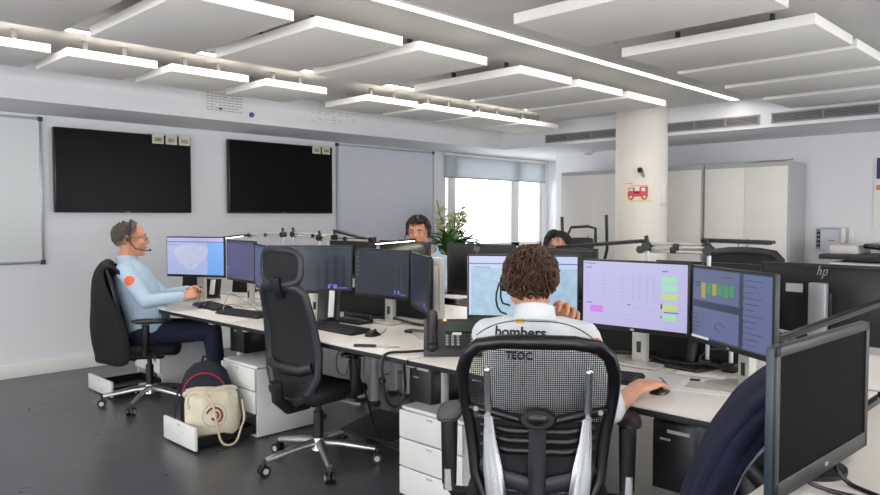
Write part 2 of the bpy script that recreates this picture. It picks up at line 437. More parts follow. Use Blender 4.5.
# air vents on the dropped beam
for i, (a, c, lb) in enumerate([(4.48, 5.48, 'grey slotted air vent strip between the round column and the window corner'),
                           (2.84, 3.86, 'grey slotted air vent strip just beside the round column, over the cabinets'),
                           (1.3, 2.71, 'grey slotted air vent strip over the copier wall, farther from the column')]):
    t = thing('air_vent', lb, 'vent', (7.5, (a+c)/2, 2.385), 0, 'air vents on the beam')
    L = c-a
    MB().box((.0, 0, 0), (.008, L, .085), 'ventdark').build('vent_backing', t)
    f = MB()
    for z in (-.045, .045): f.box((-.006, 0, z), (.014, L+.02, .012), 'ventslat')
    for q in range(4): f.box((-.006, -L/2+q*L/3, 0), (.014, .014, .09), 'ventslat')
    f.build('vent_frame', t)
    f = MB()
    for q in range(6): f.box((-.008, 0, -.035+q*.014), (.01, L, .003), 'ventslat', rot=(0, .5, 0))
    f.build('vent_slats', t)
for i, (px, py, lb) in enumerate([(588, 152, 'small round ceiling spot nearest the window corner'), (693, 147, 'small round ceiling spot over the cabinet doors beside the column'), (825, 141, 'small round ceiling spot over the copier wall')]):
    p = at(px, py, Z=2.3)
    t = thing('ceiling_spot', lb, 'ceiling light', (p.x, p.y, 2.3), 0, 'ceiling spots under the beam')
    MB().lathe([(.085, 0), (.085, -.012), (.06, -.03)], (0, 0, 0), 'white', 24).build('spot_rim', t)
    MB().lathe([(.055, -.025), (.05, -.034)], (0, 0, 0), 'grey', 24).build('spot_lens', t)
p = at(605, 41, Z=ZC)
tag(MB().box((0, 0, 0), (.16, .1, .012), 'ceil', .003).build('ceiling_hatch', None, (p.x, p.y, ZC-.006)), 'small pale flat plate on the bare ceiling beside the long light', 'ceiling plate')

# ------------------------------------------------------------------ TV wall
def wall_tv(x0, x1, z0, z1, label, nums, xn):
    t = thing('wall_tv', label, 'television', ((x0+x1)/2, YW, z0), 0, 'dark screens on the wall')
    W, H = x1-x0, z1-z0
    MB().box((0, -.055, H/2), (W, .05, H), 'satin', .006).build('tv_housing', t)
    MB().box((0, -.081, H/2+.005), (W-.024, .003, H-.034), 'tvscreen').build('screen', t)
    MB().box((0, -.016, H/2), (.5, .03, .4), 'dgrey').build('wall_mount', t)
    MB().box((0, -.082, .008), (.05, .002, .006), 'grey').build('brand_mark', t)
    for i, nm in enumerate(nums):
        x = xn+i*.135
        s = MB().box((0, 0, 0), (.115, .003, .1), 'label')
        vs, fs = text_geo(nm, .05, bold=.001)
        s.add([V((v.x, -.003, v.y-.012)) for v in vs], fs, 'ink', False)
        o = s.build('number_card', None, (x, YW-.085, z1-.035+(.0)))  # paper card stuck on the screen's top edge
        tag(o, 'small cream card numbered %s stuck on the top edge of a dark wall screen' % nm, 'number card', 'numbered cards on the wall screens')
wall_tv(2.17, 3.45, 1.44, 2.20, 'large dark wall television behind the man in the light blue shirt', ['200', '201', '202'], 3.11)
wall_tv(3.87, 5.22, 1.44, 2.22, 'large dark wall television beside the lavender grey board', ['203', '204'], 4.99)
def board(name, x0, x1, z0, z1, m, lb, cat):
    t = thing(name, lb, cat, ((x0+x1)/2, YW, z0))
    W, H = x1-x0, z1-z0
    MB().box((0, -.012, H/2), (W-.02, .018, H-.02), m).build('writing_surface' if m == 'board' else 'board_surface', t)
    f = MB()
    for s in (-1, 1): f.box((s*W/2, -.014, H/2), (.022, .026, H), 'alu', .004); f.box((0, -.014, H/2+s*H/2), (W, .026, .022), 'alu', .004)
    f.build('board_frame', t)
    for s in (-1, 1):
        for q in (0, H): MB().box((s*W/2, -.016, q), (.04, .032, .04), 'dgrey', .006).build('corner_cap', t)
    return t
board('whiteboard', .3, 2.08, 1.0, 2.26, 'board', 'white enamel board cut off at the edge beside the first dark wall screen', 'whiteboard')
board('pinboard', 5.34, 6.97, .95, 2.27, 'lavender', 'tall plain lavender grey board between the wall screen and the window', 'board')
# notes on the beam
YB = 6.19
a, c = at(200, 92, Y=YB), at(238, 108, Y=YB)
s = MB(); W, H = 1.0, .19
s.box((0, 0, 0), (W, .002, H), 'wall')
for i in range(7):
    for j in range(9):
        if random.random() < .93: s.box((-W/2+.06+j*.042, -.002, -H/2+.025+i*.025), (.03, .001, .004), 'ink')
for j in range(9): s.box((-W/2+.045+j*.042, -.002, 0), (.002, .001, H*.9), 'faint')
s.box((-W/2+.18, -.002, -.055), (.04, .001, .012), 'ink')
tag(s.build('planning_sheet', None, (3.2+W/2, YB-.003, 2.46)), 'white sheet printed with a dark grid of dashes on the beam above the screens', 'sheet')
s = MB(); s.box((0, 0, 0), (.8, .002, .17), 'wall')
for i in range(5):
    for j in range(7):
        if random.random() < .6: s.box((-.3+j*.09+random.uniform(-.01, .01), -.002, -.06+i*.03), (random.uniform(.03, .07), .001, .006), 'faint')
tag(s.build('note_sheet', None, (4.72, YB-.003, 2.45)), 'white sheet with faint pencil columns on the beam above the pinboard', 'sheet')  # paper sheet stuck on the beam
p = at(251, 115, Y=YB)
tag(MB().cyl((0, 0, 0), (0, -.02, 0), .024, 'blue').build('magnet', None, (p.x, YB-.001, p.z)), 'round blue magnet on the beam beside the dash-printed sheet', 'magnet')

# ------------------------------------------------------------------ cabinet wall
def cabinet(y0, y1, z1, lb):
    t = thing('cabinet', lb, 'cabinet', (8.15, (y0+y1)/2, 0), 0, 'tall white cabinets on the wall')
    W = y1-y0
    MB().box((.25, 0, z1/2), (.49, W+.02, z1), 'cabgrey', .004).build('body', t)
    for s in (-1, 1):
        d = MB().box((-.01, s*(W/4-.005), z1/2+.02), (.02, W/2-.012, z1-.14), 'cream', .003).build('door', t)
        MB().box((-.04, s*.05, 1.08), (.012, .014, .16), 'grey', .004).box((-.028, s*.05, 1.14), (.02, .01, .01), 'grey').box((-.028, s*.05, 1.02), (.02, .01, .01), 'grey').build('handle', d)
    return t
cabinet(4.71, 5.69, 2.0, 'tall cream cabinet nearest the window corner, behind the exercise machine')
cabinet(3.72, 4.66, 2.0, 'tall cream cabinet partly behind the round column')
cabinet(2.755, 3.69, 2.0, 'tall cream double-door cabinet at the open end of its row, showing its grey side')
cb = MB().tube([(8.3, 3.3, 2.009), (8.3, 3.1, 2.02), (8.25, 2.85, 2.015), (8.3, 2.77, 2.03)], .008, 'grey'); 
tag(cb.build('grey_cable'), 'thin grey cable lying on top of the double-door cabinet', 'cable')
# column: poster, hook lamp, box
def on_col(px, py, off=.003):
    """point on the column's skin along a measured direction"""
    d = at(px, py, D=1.0)-V((0, 0, EYE)); cx, cy, r = 7.42, 4.1, .285+off
    A = d.x**2+d.y**2; B = -2*(d.x*cx+d.y*cy); Cc = cx*cx+cy*cy-r*r
    s = (-B-math.sqrt(B*B-4*A*Cc))/(2*A); return V((0, 0, EYE))+d*s
def col_xy(u, z, off):  # u metres round the column measured from the poster's middle
    a0 = math.atan2(PC.y-4.1, PC.x-7.42); a = a0-u/.285
    return V((7.42+(.285+off)*math.cos(a)*1, 4.1+(.285+off)*math.sin(a), z))
PC = on_col(637.5, 192)
def col_patch(mb, u0, u1, z0, z1, off, m, n=8):
    # facing the camera, +u runs to the viewer's right
    vs = [col_xy(-(u0+(u1-u0)*i/n), z, off) for i in range(n+1) for z in (z0, z1)]
    mb.add(vs, [[2*i, 2*i+2, 2*i+3, 2*i+1] for i in range(n)], m, True)
s = MB(); zc = PC.z
col_patch(s, -.165, .165, zc-.12, zc+.12, .002, 'pinkpaper')
for (u0, u1, z0, z1, m) in [(-.15, .15, -.11, -.085, 'palegreen'), (-.11, .11, -.05, 0, 'red'), (-.1, -.03, 0, .05, 'red'), (.02, .11, 0, .06, 'red'), (.04, .08, .01, .045, 'paper'), (-.09, -.05, .012, .04, 'paper'), (-.04, .02, -.02, .01, 'maroon'), (-.15, -.05, .09, .1, 'faint'), (-.08, .1, .066, .075, 'faint')]:
    col_patch(s, u0, u1, zc+z0, zc+z1, .004, m)
for u in (-.07, .07):
    q = MB(); 
    c0 = col_xy(-u, zc-.055, .004); c1 = col_xy(-u, zc-.055, .009)
    s.cyl(c0, c1, .032, 'red'); s.cyl(c1, c1+(c1-c0)*.4, .014, 'paper')
tag(s.build('truck_poster'), 'small cream poster of a red fire truck on the round column', 'poster')
t = thing('hook_light', 'small black gooseneck fitting above the truck poster on the column', 'fitting')
a = on_col(644, 177, 0); b2 = on_col(640, 170, .07)
MB().tube([a, a+(b2-a)*.4+V((0, 0, .03)), b2], .014, 'grey').build('neck', t); MB().sph(b2, .03, 'black').build('head', t)
a = on_col(663, 195, .012)
tag(MB().box((0, 0, 0), (.05, .06, .2), 'cream', .006).build('wall_phone_box', None, a), 'narrow pale box on the side of the round column', 'box')
# elliptical trainer between column and window
e = thing('exercise_machine', 'black exercise machine with tall handlebars beside the column', 'exercise machine', (5.95, 3.94, 0), R(45))
MB().tube([(-.2, -.21, 1.42), (-.2, -.22, 1.1), (-.1, -.18, .8), (.1, -.15, .35)], .015, 'black').build('handlebar', e)
MB().tube([(-.2, .21, 1.40), (-.22, .2, 1.05), (-.1, .18, .8), (.1, .15, .35)], .015, 'black').build('handlebar', e)
MB().tube([(-.12, -.13, 1.13), (-.1, -.13, 1.29), (-.08, -.06, 1.31), (-.08, .1, 1.30), (-.1, .14, 1.22), (-.12, .15, 1.1)], .014, 'black').build('front_grip', e)
MB().box((0, 0, 1.1), (.1, .26, .2), 'black', .03, rot=(0, -.4, 0)).build('console', e)
MB().box((.1, 0, .55), (.14, .14, 1.1), 'dgrey', .03).build('mast', e)
MB().box((.1, 0, .3), (.9, .2, .45), 'black', .08).build('flywheel_housing', e)
MB().box((0, 0, .03), (1.3, .5, .06), 'dgrey', .02).build('base_frame', e)
for s in (-1, 1): MB().box((-.25, s*.2, .2), (.4, .12, .04), 'black', .015).build('pedal', e)
# acrylic sign + poster on the wall, copier
p0, p1 = at(815, 251, X=XW-.01), at(848, 227, X=XW-.01)
t = thing('wall_sign', 'pale printed notice with a dark picture strip on the wall beside the copier', 'sign', (XW, (p0.y+p1.y)/2, (p0.z+p1.z)/2))
W = p0.y-p1.y; H = p1.z-p0.z
MB().box((-.008, 0, 0), (.006, W, H), mat('pale_notice', S(200, 203, 212), .3)).build('notice_sheet', t)
f = MB()
f.box((-.013, W*.4, -.0), (.002, W*.12, H*.8), 'ink')
for i in range(5): f.box((-.015, W*.4, -H*.35+i*H*.17), (.002, W*.08, H*.06), 'grey')
f.box((-.013, -.02, H*.42), (.002, W*.8, .012), 'grey'); f.box((-.013, 0, -H*.05), (.002, W*.2, .01), 'red')
f.build('notice_print', t)
f = MB()
for y in (-.12, -.2): f.box((-.025, y, .04), (.02, .05, H*.6), 'paper', .006)
f.build('holder_pocket', t)
t = thing('wall_poster', 'purple and orange poster cut off at the frame edge above the copier', 'poster', (XW, 1.5, 1.55))
py0 = at(874, 200, X=XW).y
MB().box((-.006, py0-.25-1.5, .12), (.004, .5, .72), 'paper').build('poster_sheet', t)
MB().box((-.009, py0-.25-1.5, .36), (.003, .46, .22), 'purple').box((-.009, py0-.25-1.5, .16), (.003, .46, .05), 'posterorange').build('poster_print', t)
cp = thing('copier', 'white office copier standing against the wall under the notice', 'copier', (8.2, 2.08, 0))
MB().box((0, -.15, .48), (.6, .72, .94), 'copier', .03).build('cabinet_body', cp)
MB().box((0, -.1, 1.0), (.58, .8, .05), 'dgrey', .01).build('scanner_glass', cp)
MB().box((.02, .09, 1.07), (.5, .26, .09), 'copier', .02).build('document_feeder', cp)
MB().box((-.0, -.3, 1.09), (.46, .44, .05), 'satin', .02, rot=(.12, 0, 0)).build('feeder_tray', cp)
MB().box((-.33, -.15, 1.0), (.14, .3, .03), 'dgrey', .008, rot=(0, .4, 0)).build('control_panel', cp)
for z in (.2, .42, .64): MB().box((-.305, -.15, z), (.02, .66, .18), 'copier', .006).build('paper_drawer', cp)

# plant by the window
pl = thing('potted_plant', 'tall leafy green plant with pale flower sprays in front of the window', 'plant', (6.62, 6.3, 0))
MB().lathe([(.13, 0), (.17, .02), (.2, .36), (.205, .4), (.185, .4), (.18, .35)], (0, 0, 0), 'pot').build('pot', pl)
MB().lathe([(.182, .34), (.02, .36)], (0, 0, 0), 'soil').build('soil', pl)
lv = MB(); fl = MB(); st = MB()
for i in range(110):
    a = random.uniform(0, 2*PI); el = random.uniform(.2, 1.3); L = random.uniform(.35, .62)
    base = V((random.uniform(-.08, .08), random.uniform(-.08, .08), .8+random.uniform(0, .3)))
    d = V((math.cos(a)*math.cos(el), math.sin(a)*math.cos(el), math.sin(el))); side = V((-math.sin(a), math.cos(a), 0))
    w_ = random.uniform(.022, .045); pts = []
    for q in range(6):
        u = q/5; c = base+d*(L*u)+V((0, 0, -.22*u*u*L/.5)); ww = w_*math.sin(PI*(.08+.92*u))**.8+.002
        pts += [c-side*ww, c+V((0, 0, -ww*.4)), c+side*ww]
    fs = [[3*q+k2, 3*q+k2+1, 3*q+k2+4, 3*q+k2+3] for q in range(5) for k2 in (0, 1)]
    lv.add(pts, fs, 'green')
for i in range(7):
    a = random.uniform(0, 2*PI); L = random.uniform(.55, .95); dr = V((math.cos(a)*.22, math.sin(a)*.22, 1)).normalized()
    st.tube([V((0, 0, .75)), V((0, 0, .75))+dr*L*.5, V((0, 0, .75))+dr*L], .006, 'stem')
    for q in range(34):
        c = V((0, 0, .75))+dr*L*random.uniform(.45, 1.0)
        dd = V((random.uniform(-1, 1), random.uniform(-1, 1), random.uniform(-.3, 1))).normalized(); sd = dd.orthogonal().normalized()
        ln = random.uniform(.07, .14)
        fl.add([c, c+dd*ln*.5+sd*.024, c+dd*ln, c+dd*ln*.5-sd*.024], [[0, 1, 2, 3]], 'palegreen')
for i in range(5): st.tube([V((0, 0, .35)), V((random.uniform(-.05, .05), random.uniform(-.05, .05), .6)), V((random.uniform(-.1, .1), random.uniform(-.1, .1), .95))], .012, 'stem')
for i in range(5):
    a = RT*random.uniform(.1, .3); c = V((0, 0, 1.3+random.uniform(0, .3)))+a; d = (a.normalized()+V((0, 0, .7))).normalized()
    sd = V((0, 0, 1)).cross(d).normalized(); st.tube([V((0, 0, 1.0)), c-d*.02], .005, 'stem')
    lv.add([c, c+d*.06+sd*.035, c+d*.17, c+d*.06-sd*.035], [[0, 1, 2, 3]], 'green')
lv.build('leaves', pl)['kind'] = 'stuff'; fl.build('flower_spray', pl)['kind'] = 'stuff'; st.build('stems', pl)
# ================================================================== DESKS
ZD = .73
def desk(label, x0, x1, y0, y1, inset=(.07, .07), group=None, tray=True):
    t = thing('desk', label, 'desk', ((x0+x1)/2, (y0+y1)/2, 0), 0, group)
    W, L = x1-x0, y1-y0
    MB().box((0, 0, ZD-.004), (W, L, .008), 'desk', .002).build('desk_top', t)
    MB().box((0, 0, ZD-.0195), (W, L, .023), 'edge', .002).build('edge_band', t)
    for s, ins in zip((-1, 1), inset):
        for q in (-.12, .3):
            MB().cyl((q*W, s*(L/2-ins), 0.02), (q*W, s*(L/2-ins), ZD-.03), .032, 'lgrey').lathe([(.05, 0), (.05, .02), (.035, .025)], (q*W, s*(L/2-ins), 0), 'dgrey').build('leg', t)
        MB().box((0, s*(L/2-ins), ZD-.05), (W*.8, .05, .03), 'lgrey', .005).build('cross_beam', t)
    if tray: MB().box((W*.33, 0, ZD-.14), (.16, L-.3, .012), 'black').box((W*.33-.08, 0, ZD-.11), (.008, L-.3, .07), 'black').build('cable_tray', t)
    return t
GD = 'white call desks'
X1, X2 = 2.30, 3.13
desk('white desk where the man in the white shirt works, black front edge', X1, X2, .72, 2.47, (.07, .35), group=GD)
desk('white desk behind the empty chair with the headrest', X1, X2, 2.48, 4.17, group=GD)
desk('white desk where the man in the light blue shirt sits', X1, X2, 4.18, 5.9, (.36, .07), group=GD)
desk('white desk across the row holding the black monitor backs with the paper label', 3.17, 3.95, .1, 2.47, group=GD)
desk('white desk across the row where the boy in the light blue shirt sits', 3.17, 3.95, 2.48, 4.17, group=GD)
desk('white desk across the row nearest the pinboard', 3.17, 3.95, 4.18, 5.9, group=GD)
desk('white desk under the dark slanted monitor beside the navy jacket', 1.62, 3.1, -.9, .67, tray=False)

for y0, y1, h, lb in ((1.22, 2.28, .2, 'low black divider behind the monitors of the man in white'), (3.1, 4.15, .14, 'low black divider behind the dark monitors beyond the empty chair')):
    t = thing('desk_divider', lb, 'divider', (3.151, (y0+y1)/2, .70))
    MB().box((0, 0, h/2+.03), (.018, y1-y0, h+.06), 'fabric', .004).build('divider_panel', t)
    MB().box((0, 0, h+.064), (.022, y1-y0, .008), 'black', .003).build('top_rail', t)
# ------------------------------------------------------------------ pedestals
def pedestal(label, x, y0, y1, h, out=0, dep=.46, low=True):
    """front towards -x; the lowest drawer may stand open by out"""
    t = thing('drawer_pedestal', label, 'drawers', (x, (y0+y1)/2, 0), 0, 'white drawer pedestals')
    W = y1-y0; c = MB()
    c.box((dep/2+.01, 0, h-.01), (dep, W, .02), 'white', .002)
    for s in (-1, 1): c.box((dep/2+.01, s*(W/2-.009), h/2-.0), (dep, .018, h-.02), 'white', .002)
    c.box((dep+.0, 0, h/2), (.018, W-.03, h-.03), 'white'); c.box((dep/2, 0, .015), (dep-.03, W-.03, .02), 'white')
    c.build('carcass', t)
    n = 3; dh = (h-.025)/n
    for i in range(n):
        z = .012+dh*i; o = -out if i == 0 else 0
        d = MB().box((o, 0, z+dh/2), (.018, W-.004, dh-.006), 'white', .003).build('drawer', t)
        MB().box((o-.0095, 0, z+dh*.86), (.004, .04, .012), 'lgrey', .001).build('lock' if i == n-1 else 'pull', d)
        q = MB(); L = .4
        q.box((o+.01+L/2, 0, z+.02), (L, W-.06, .006), 'black')
        for s in (-1, 1): q.box((o+.01+L/2, s*(W/2-.035), z+.045), (L, .008, .05), 'black' if s > 0 else 'black')
        q.box((o+.01+L, 0, z+.045), (.006, W-.06, .05), 'black'); q.build('drawer_tray', d)
    return t
pedestal('white drawer pedestal with its bottom drawer pulled out under the backpack and cream bag', 2.385, 3.965, 4.385, .46, .40)
pedestal('white three-drawer pedestal beside the armrest of the black mesh-backed chair', 2.41, 2.215, 2.648, .455)
pedestal('white drawer pedestal with its bottom drawer pulled out behind the man in light blue', 2.52, 5.62, 6.1, .40, .38)
pedestal('white pedestal deep under the desk across the row, behind the empty chair', 3.42, 3.05, 3.47, .46)

# ------------------------------------------------------------------ under the desks
def tower(label, c, s=(.38, .17, .38)):
    t = thing('computer_tower', label, 'computer', c, 0, 'black computers under the desks')
    MB().box((0, 0, s[2]/2), s, 'satin', .008).build('tower_case', t)
    f = MB(); f.box((-s[0]/2-.004, 0, s[2]/2), (.008, s[1]-.01, s[2]-.012), 'black', .003); f.build('front_panel', t)
    f = MB(); f.box((-s[0]/2-.009, -.02, s[2]*.86), (.003, s[1]*.5, .012), 'lgrey'); f.box((-s[0]/2-.009, .03, s[2]*.74), (.003, .04, .008), 'grey'); f.build('drive_slot', t)
    b = MB(); zt = ZD-.031-c[2]
    for q in (-.1, .1): b.box((q, s[1]/2+.006, zt/2+.0), (.03, .004, zt), 'dgrey')
    b.build('hanging_bracket', t)
    return t
tower('black computer hung under the desk over the white three-drawer pedestal', (2.72, 2.62, .30))
tower('black computer hung under the desk behind the open-drawer pedestal', (2.62, 4.40, .475), (.2, .16, .2))
tower('black computer hung under the desk beside the navy jacket', (2.62, 1.2, .40), (.38, .17, .26))
fr = thing('footrest', 'dark grey tilted footrest plate on the floor beyond the empty chair', 'footrest', (2.98, 3.42, 0), R(5))
MB().box((0, 0, .075), (.36, .46, .02), 'dgrey', .008, rot=(0, -.16, 0)).build('foot_plate', fr)
for s in (-1, 1): MB().box((.08, s*.18, .035), (.12, .03, .07), 'black', .006).build('support', fr)
bn = thing('waste_bin', 'pale grey round bin under the desk across the row beside the white pedestal', 'bin', (3.36, 2.86, 0))
MB().lathe([(.10, 0), (.125, .3), (.128, .31), (.12, .31), (.1, .02)], (0, 0, 0), 'grey').build('bin_body', bn)

# ================================================================== CHAIRS
def five_star(t, m_arm, r=.33, rot=0, caster='black', hub='lgrey'):
    for i in range(5):
        a = rot+2*PI*i/5; d = V((math.cos(a), math.sin(a), 0))
        MB().tube([d*.03+V((0, 0, .125)), d*.12+V((0, 0, .118)), d*r+V((0, 0, .083))], [.026, .024, .016], m_arm, 10, flat=.75).build('base_arm', t)
        c = MB(); n = V((-d.y, d.x, 0)); o = d*r+V((0, 0, .03))+d*.012
        for s in (-1, 1):
            c.cyl(o+n*s*.006, o+n*s*.026, .03, caster, n=20); c.cyl(o+n*s*.026, o+n*s*.029, .016, hub, n=14)
        c.cyl(o+V((0, 0, .02)), o+V((0, 0, .055)), .008, 'dgrey', n=8); c.box(o+V((0, 0, .018)), (.03, .03, .03), caster, .008)
        c.build('caster', t)
    MB().cyl((0, 0, .085), (0, 0, .15), .045, m_arm, r1=.032, n=20).build('base_hub', t)
    g = MB(); g.cyl((0, 0, .14), (0, 0, .3), .028, 'black', n=16); g.cyl((0, 0, .28), (0, 0, .42), .018, 'satin', n=16); g.build('gas_lift', t)

def seat_mb(w=.49, d=.46, z=.46, th=.07, m='fabric'):
    s = MB(); rings = []
    def outline(k, zz):
        r = []
        for j in range(32):
            a = 2*PI*j/32; ca, sa = math.cos(a), math.sin(a)
            x = math.copysign(abs(ca)**.5, ca)*d/2*k; y = math.copysign(abs(sa)**.5, sa)*w/2*k
            dz = -.025*max(0, x/(d/2))**3 + .012*(abs(y)/(w/2))**2
            r.append(V((x, y, zz+dz)))
        return r
    for k, zz in ((.3, z-th), (.9, z-th), (.98, z-th*.7), (1, z-th*.35), (.97, z-.008), (.85, z+.002), (.3, z-.004)): rings.append(outline(k, zz))
    return s.loft(rings, m)

def arm_rest(t, y, h=.665, pad='black', w=.085, L=.25, chrome=False):
    a = MB(); s = math.copysign(1, y)
    a.tube([(0, y*.62, .43), (.0, y*.95, .43), (.0, y, .46), (0, y, h-.03)], [.02, .02, .022, .026], 'black', 10, flat=1.3)
    a.build('arm_post', t)
    p = MB(); rings = []
    for k, zz in ((.75, h-.02), (1, h-.008), (1, h+.004), (.8, h+.012)):
        rings.append([V((math.copysign(abs(math.cos(q))**.7, math.cos(q))*L/2*k+.03, y+math.copysign(abs(math.sin(q))**.7, math.sin(q))*w/2*k, zz)) for q in [2*PI*j/24 for j in range(24)]])
    p.loft(rings, pad); p.build('armrest', t)
    if chrome: MB().cyl((0, y, .44), (0, y, .52), .024, 'chrome').build('arm_collar', t)

# task chair with pentagon-framed mesh back, optional headrest
def task_chair(label, loc, rz, head=True, wf=1.0, base_rot=.3, arms=True, top=1.02):
    t = thing('office_chair', label, 'chair', (loc[0], loc[1], 0), rz)
    five_star(t, 'steel', .32, base_rot)
    seat_mb(.49, .45, .465).build('seat', t)
    MB().box((0, 0, .375), (.22, .16, .05), 'black', .015).box((-.16, 0, .36), (.16, .07, .05), 'black', .015).build('tilt_mechanism', t)
    MB().tube([(.05, -.08, .375), (.05, -.24, .37), (.06, -.27, .37)], .008, 'grey').build('tilt_lever', t)
    # back frame: five-sided loop leaning back
    def bk(y, z): return V((-.21-.10*(z-.42)+.035*math.sin((z-.42)/.6*PI)+.4*y*y, y*wf, z))
    loop = [(-.155, top), (-.08, top+.012), (0, top+.016), (.08, top+.012), (.155, top), (.185, top-.03), (.2, .86), (.222, .68), (.215, .55), (.16, .455), (.05, .40), (-.05, .40), (-.16, .455), (-.215, .55), (-.222, .68), (-.2, .86), (-.185, top-.03)]
    MB().tube([bk(*p) for p in loop], .019, 'charcoal', 10, closed=True, flat=1.5, up=(1, 0, 0)).build('back_frame', t)
    g = MB(); n = 14; zs = [.42+(top-.42)*i/16 for i in range(17)]; grid = []
    def hw(z):
        prof = [(.40, .06), (.455, .16), (.55, .215), (.68, .222), (.86, .2), (top-.03, .186), (top, .16)]
        for (z0, h0), (z1, h1) in zip(prof, prof[1:]):
            if z <= z1: return h0+(h1-h0)*(z-z0)/(z1-z0)
        return .16
    for off in (0, -.012):
        for z in zs: grid += [bk(hw(z)*(2*j/n-1), z)+V((.008+off, 0, 0)) for j in range(n+1)]
    N = (n+1)*17; fs = []
    for i in range(16):
        for j in range(n):
            a = i*(n+1)+j; fs.append([a, a+1, a+n+2, a+n+1]); fs.append([N+a, N+a+n+1, N+a+n+2, N+a+1])
    g.add([p for p in grid], fs, 'meshB'); g.build('back_mesh', t)
    MB().tube([bk(-.19, .60)+V((-.02, 0, 0)), bk(-.1, .575)+V((-.03, 0, 0)), bk(.1, .575)+V((-.03, 0, 0)), bk(.19, .60)+V((-.02, 0, 0))], .03, 'black', 10, flat=.35, up=(0, 0, 1)).build('lumbar_bar', t)
    MB().tube([(-.1, 0, .36), (-.22, 0, .36), (-.29, 0, .42), (-.30, 0, .52)], .03, 'black', 10, flat=1.4, up=(1, 0, 0)).build('back_arm', t)
    if head:
        MB().tube([bk(0, top-.05)+V((-.015, 0, 0)), bk(0, top)+V((-.03, 0, .0)), bk(0, top+.06)+V((-.02, 0, 0))], .022, 'black', 10, flat=1.8, up=(1, 0, 0)).build('headrest_stem', t)
        hz = top+.115
        def hb(y, z): return V((bk(0, hz).x+.01+1.5*y*y+.5*(z-hz)**2, y, z))
        lp = [hb(.15*math.copysign(abs(math.cos(a))**.55, math.cos(a)), hz+.092*math.copysign(abs(math.sin(a))**.6, math.sin(a))) for a in [2*PI*j/28 for j in range(28)]]
        MB().tube(lp, .014, 'charcoal', 10, closed=True, flat=1.7, up=(1, 0, 0)).build('headrest_frame', t)
        h = MB(); gr = []
        for off in (.004, -.008):
            for i in range(9):
                u = i/8*2-1
                gr += [hb(.145*(1-.12*u*u)*(2*j/12-1), hz+.085*u)+V((off, 0, 0)) for j in range(13)]
        fs = []; N = 9*13
        for i in range(8):
            for j in range(12):
                a = i*13+j; fs.append([a, a+1, a+14, a+13]); fs.append([N+a, N+a+13, N+a+14, N+a+1])
        h.add(gr, fs, 'meshB'); h.build('headrest_pad', t)
    if arms:
        for s in (-1, 1): arm_rest(t, s*.29)
    return t
task_chair('empty black office chair with a headrest and silver five-star base on the dark floor', (2.40, 3.325), R(7), True, .9, .37)
task_chair('black office chair under the man in light blue, a jacket over its back', (2.29, 5.295), R(-28), False, 1.0, .63, top=1.05)
task_chair('black office chair under the navy jacket beside the slanted monitor', (2.5, .80), R(6), False, .5, .1, arms=False, top=.84)
task_chair('black office chair across the row, only its curved top showing by the monitor backs', (4.25, 1.8), R(180), False, 1.2, .1, top=1.17)
task_chair('black office chair under the boy with the headset', (4.2, 4.35), R(205), False, 1, .2, top=.98)
task_chair('black office chair under the dark haired woman', (4.55, 3.2), R(200), False, 1, .2, top=.98)

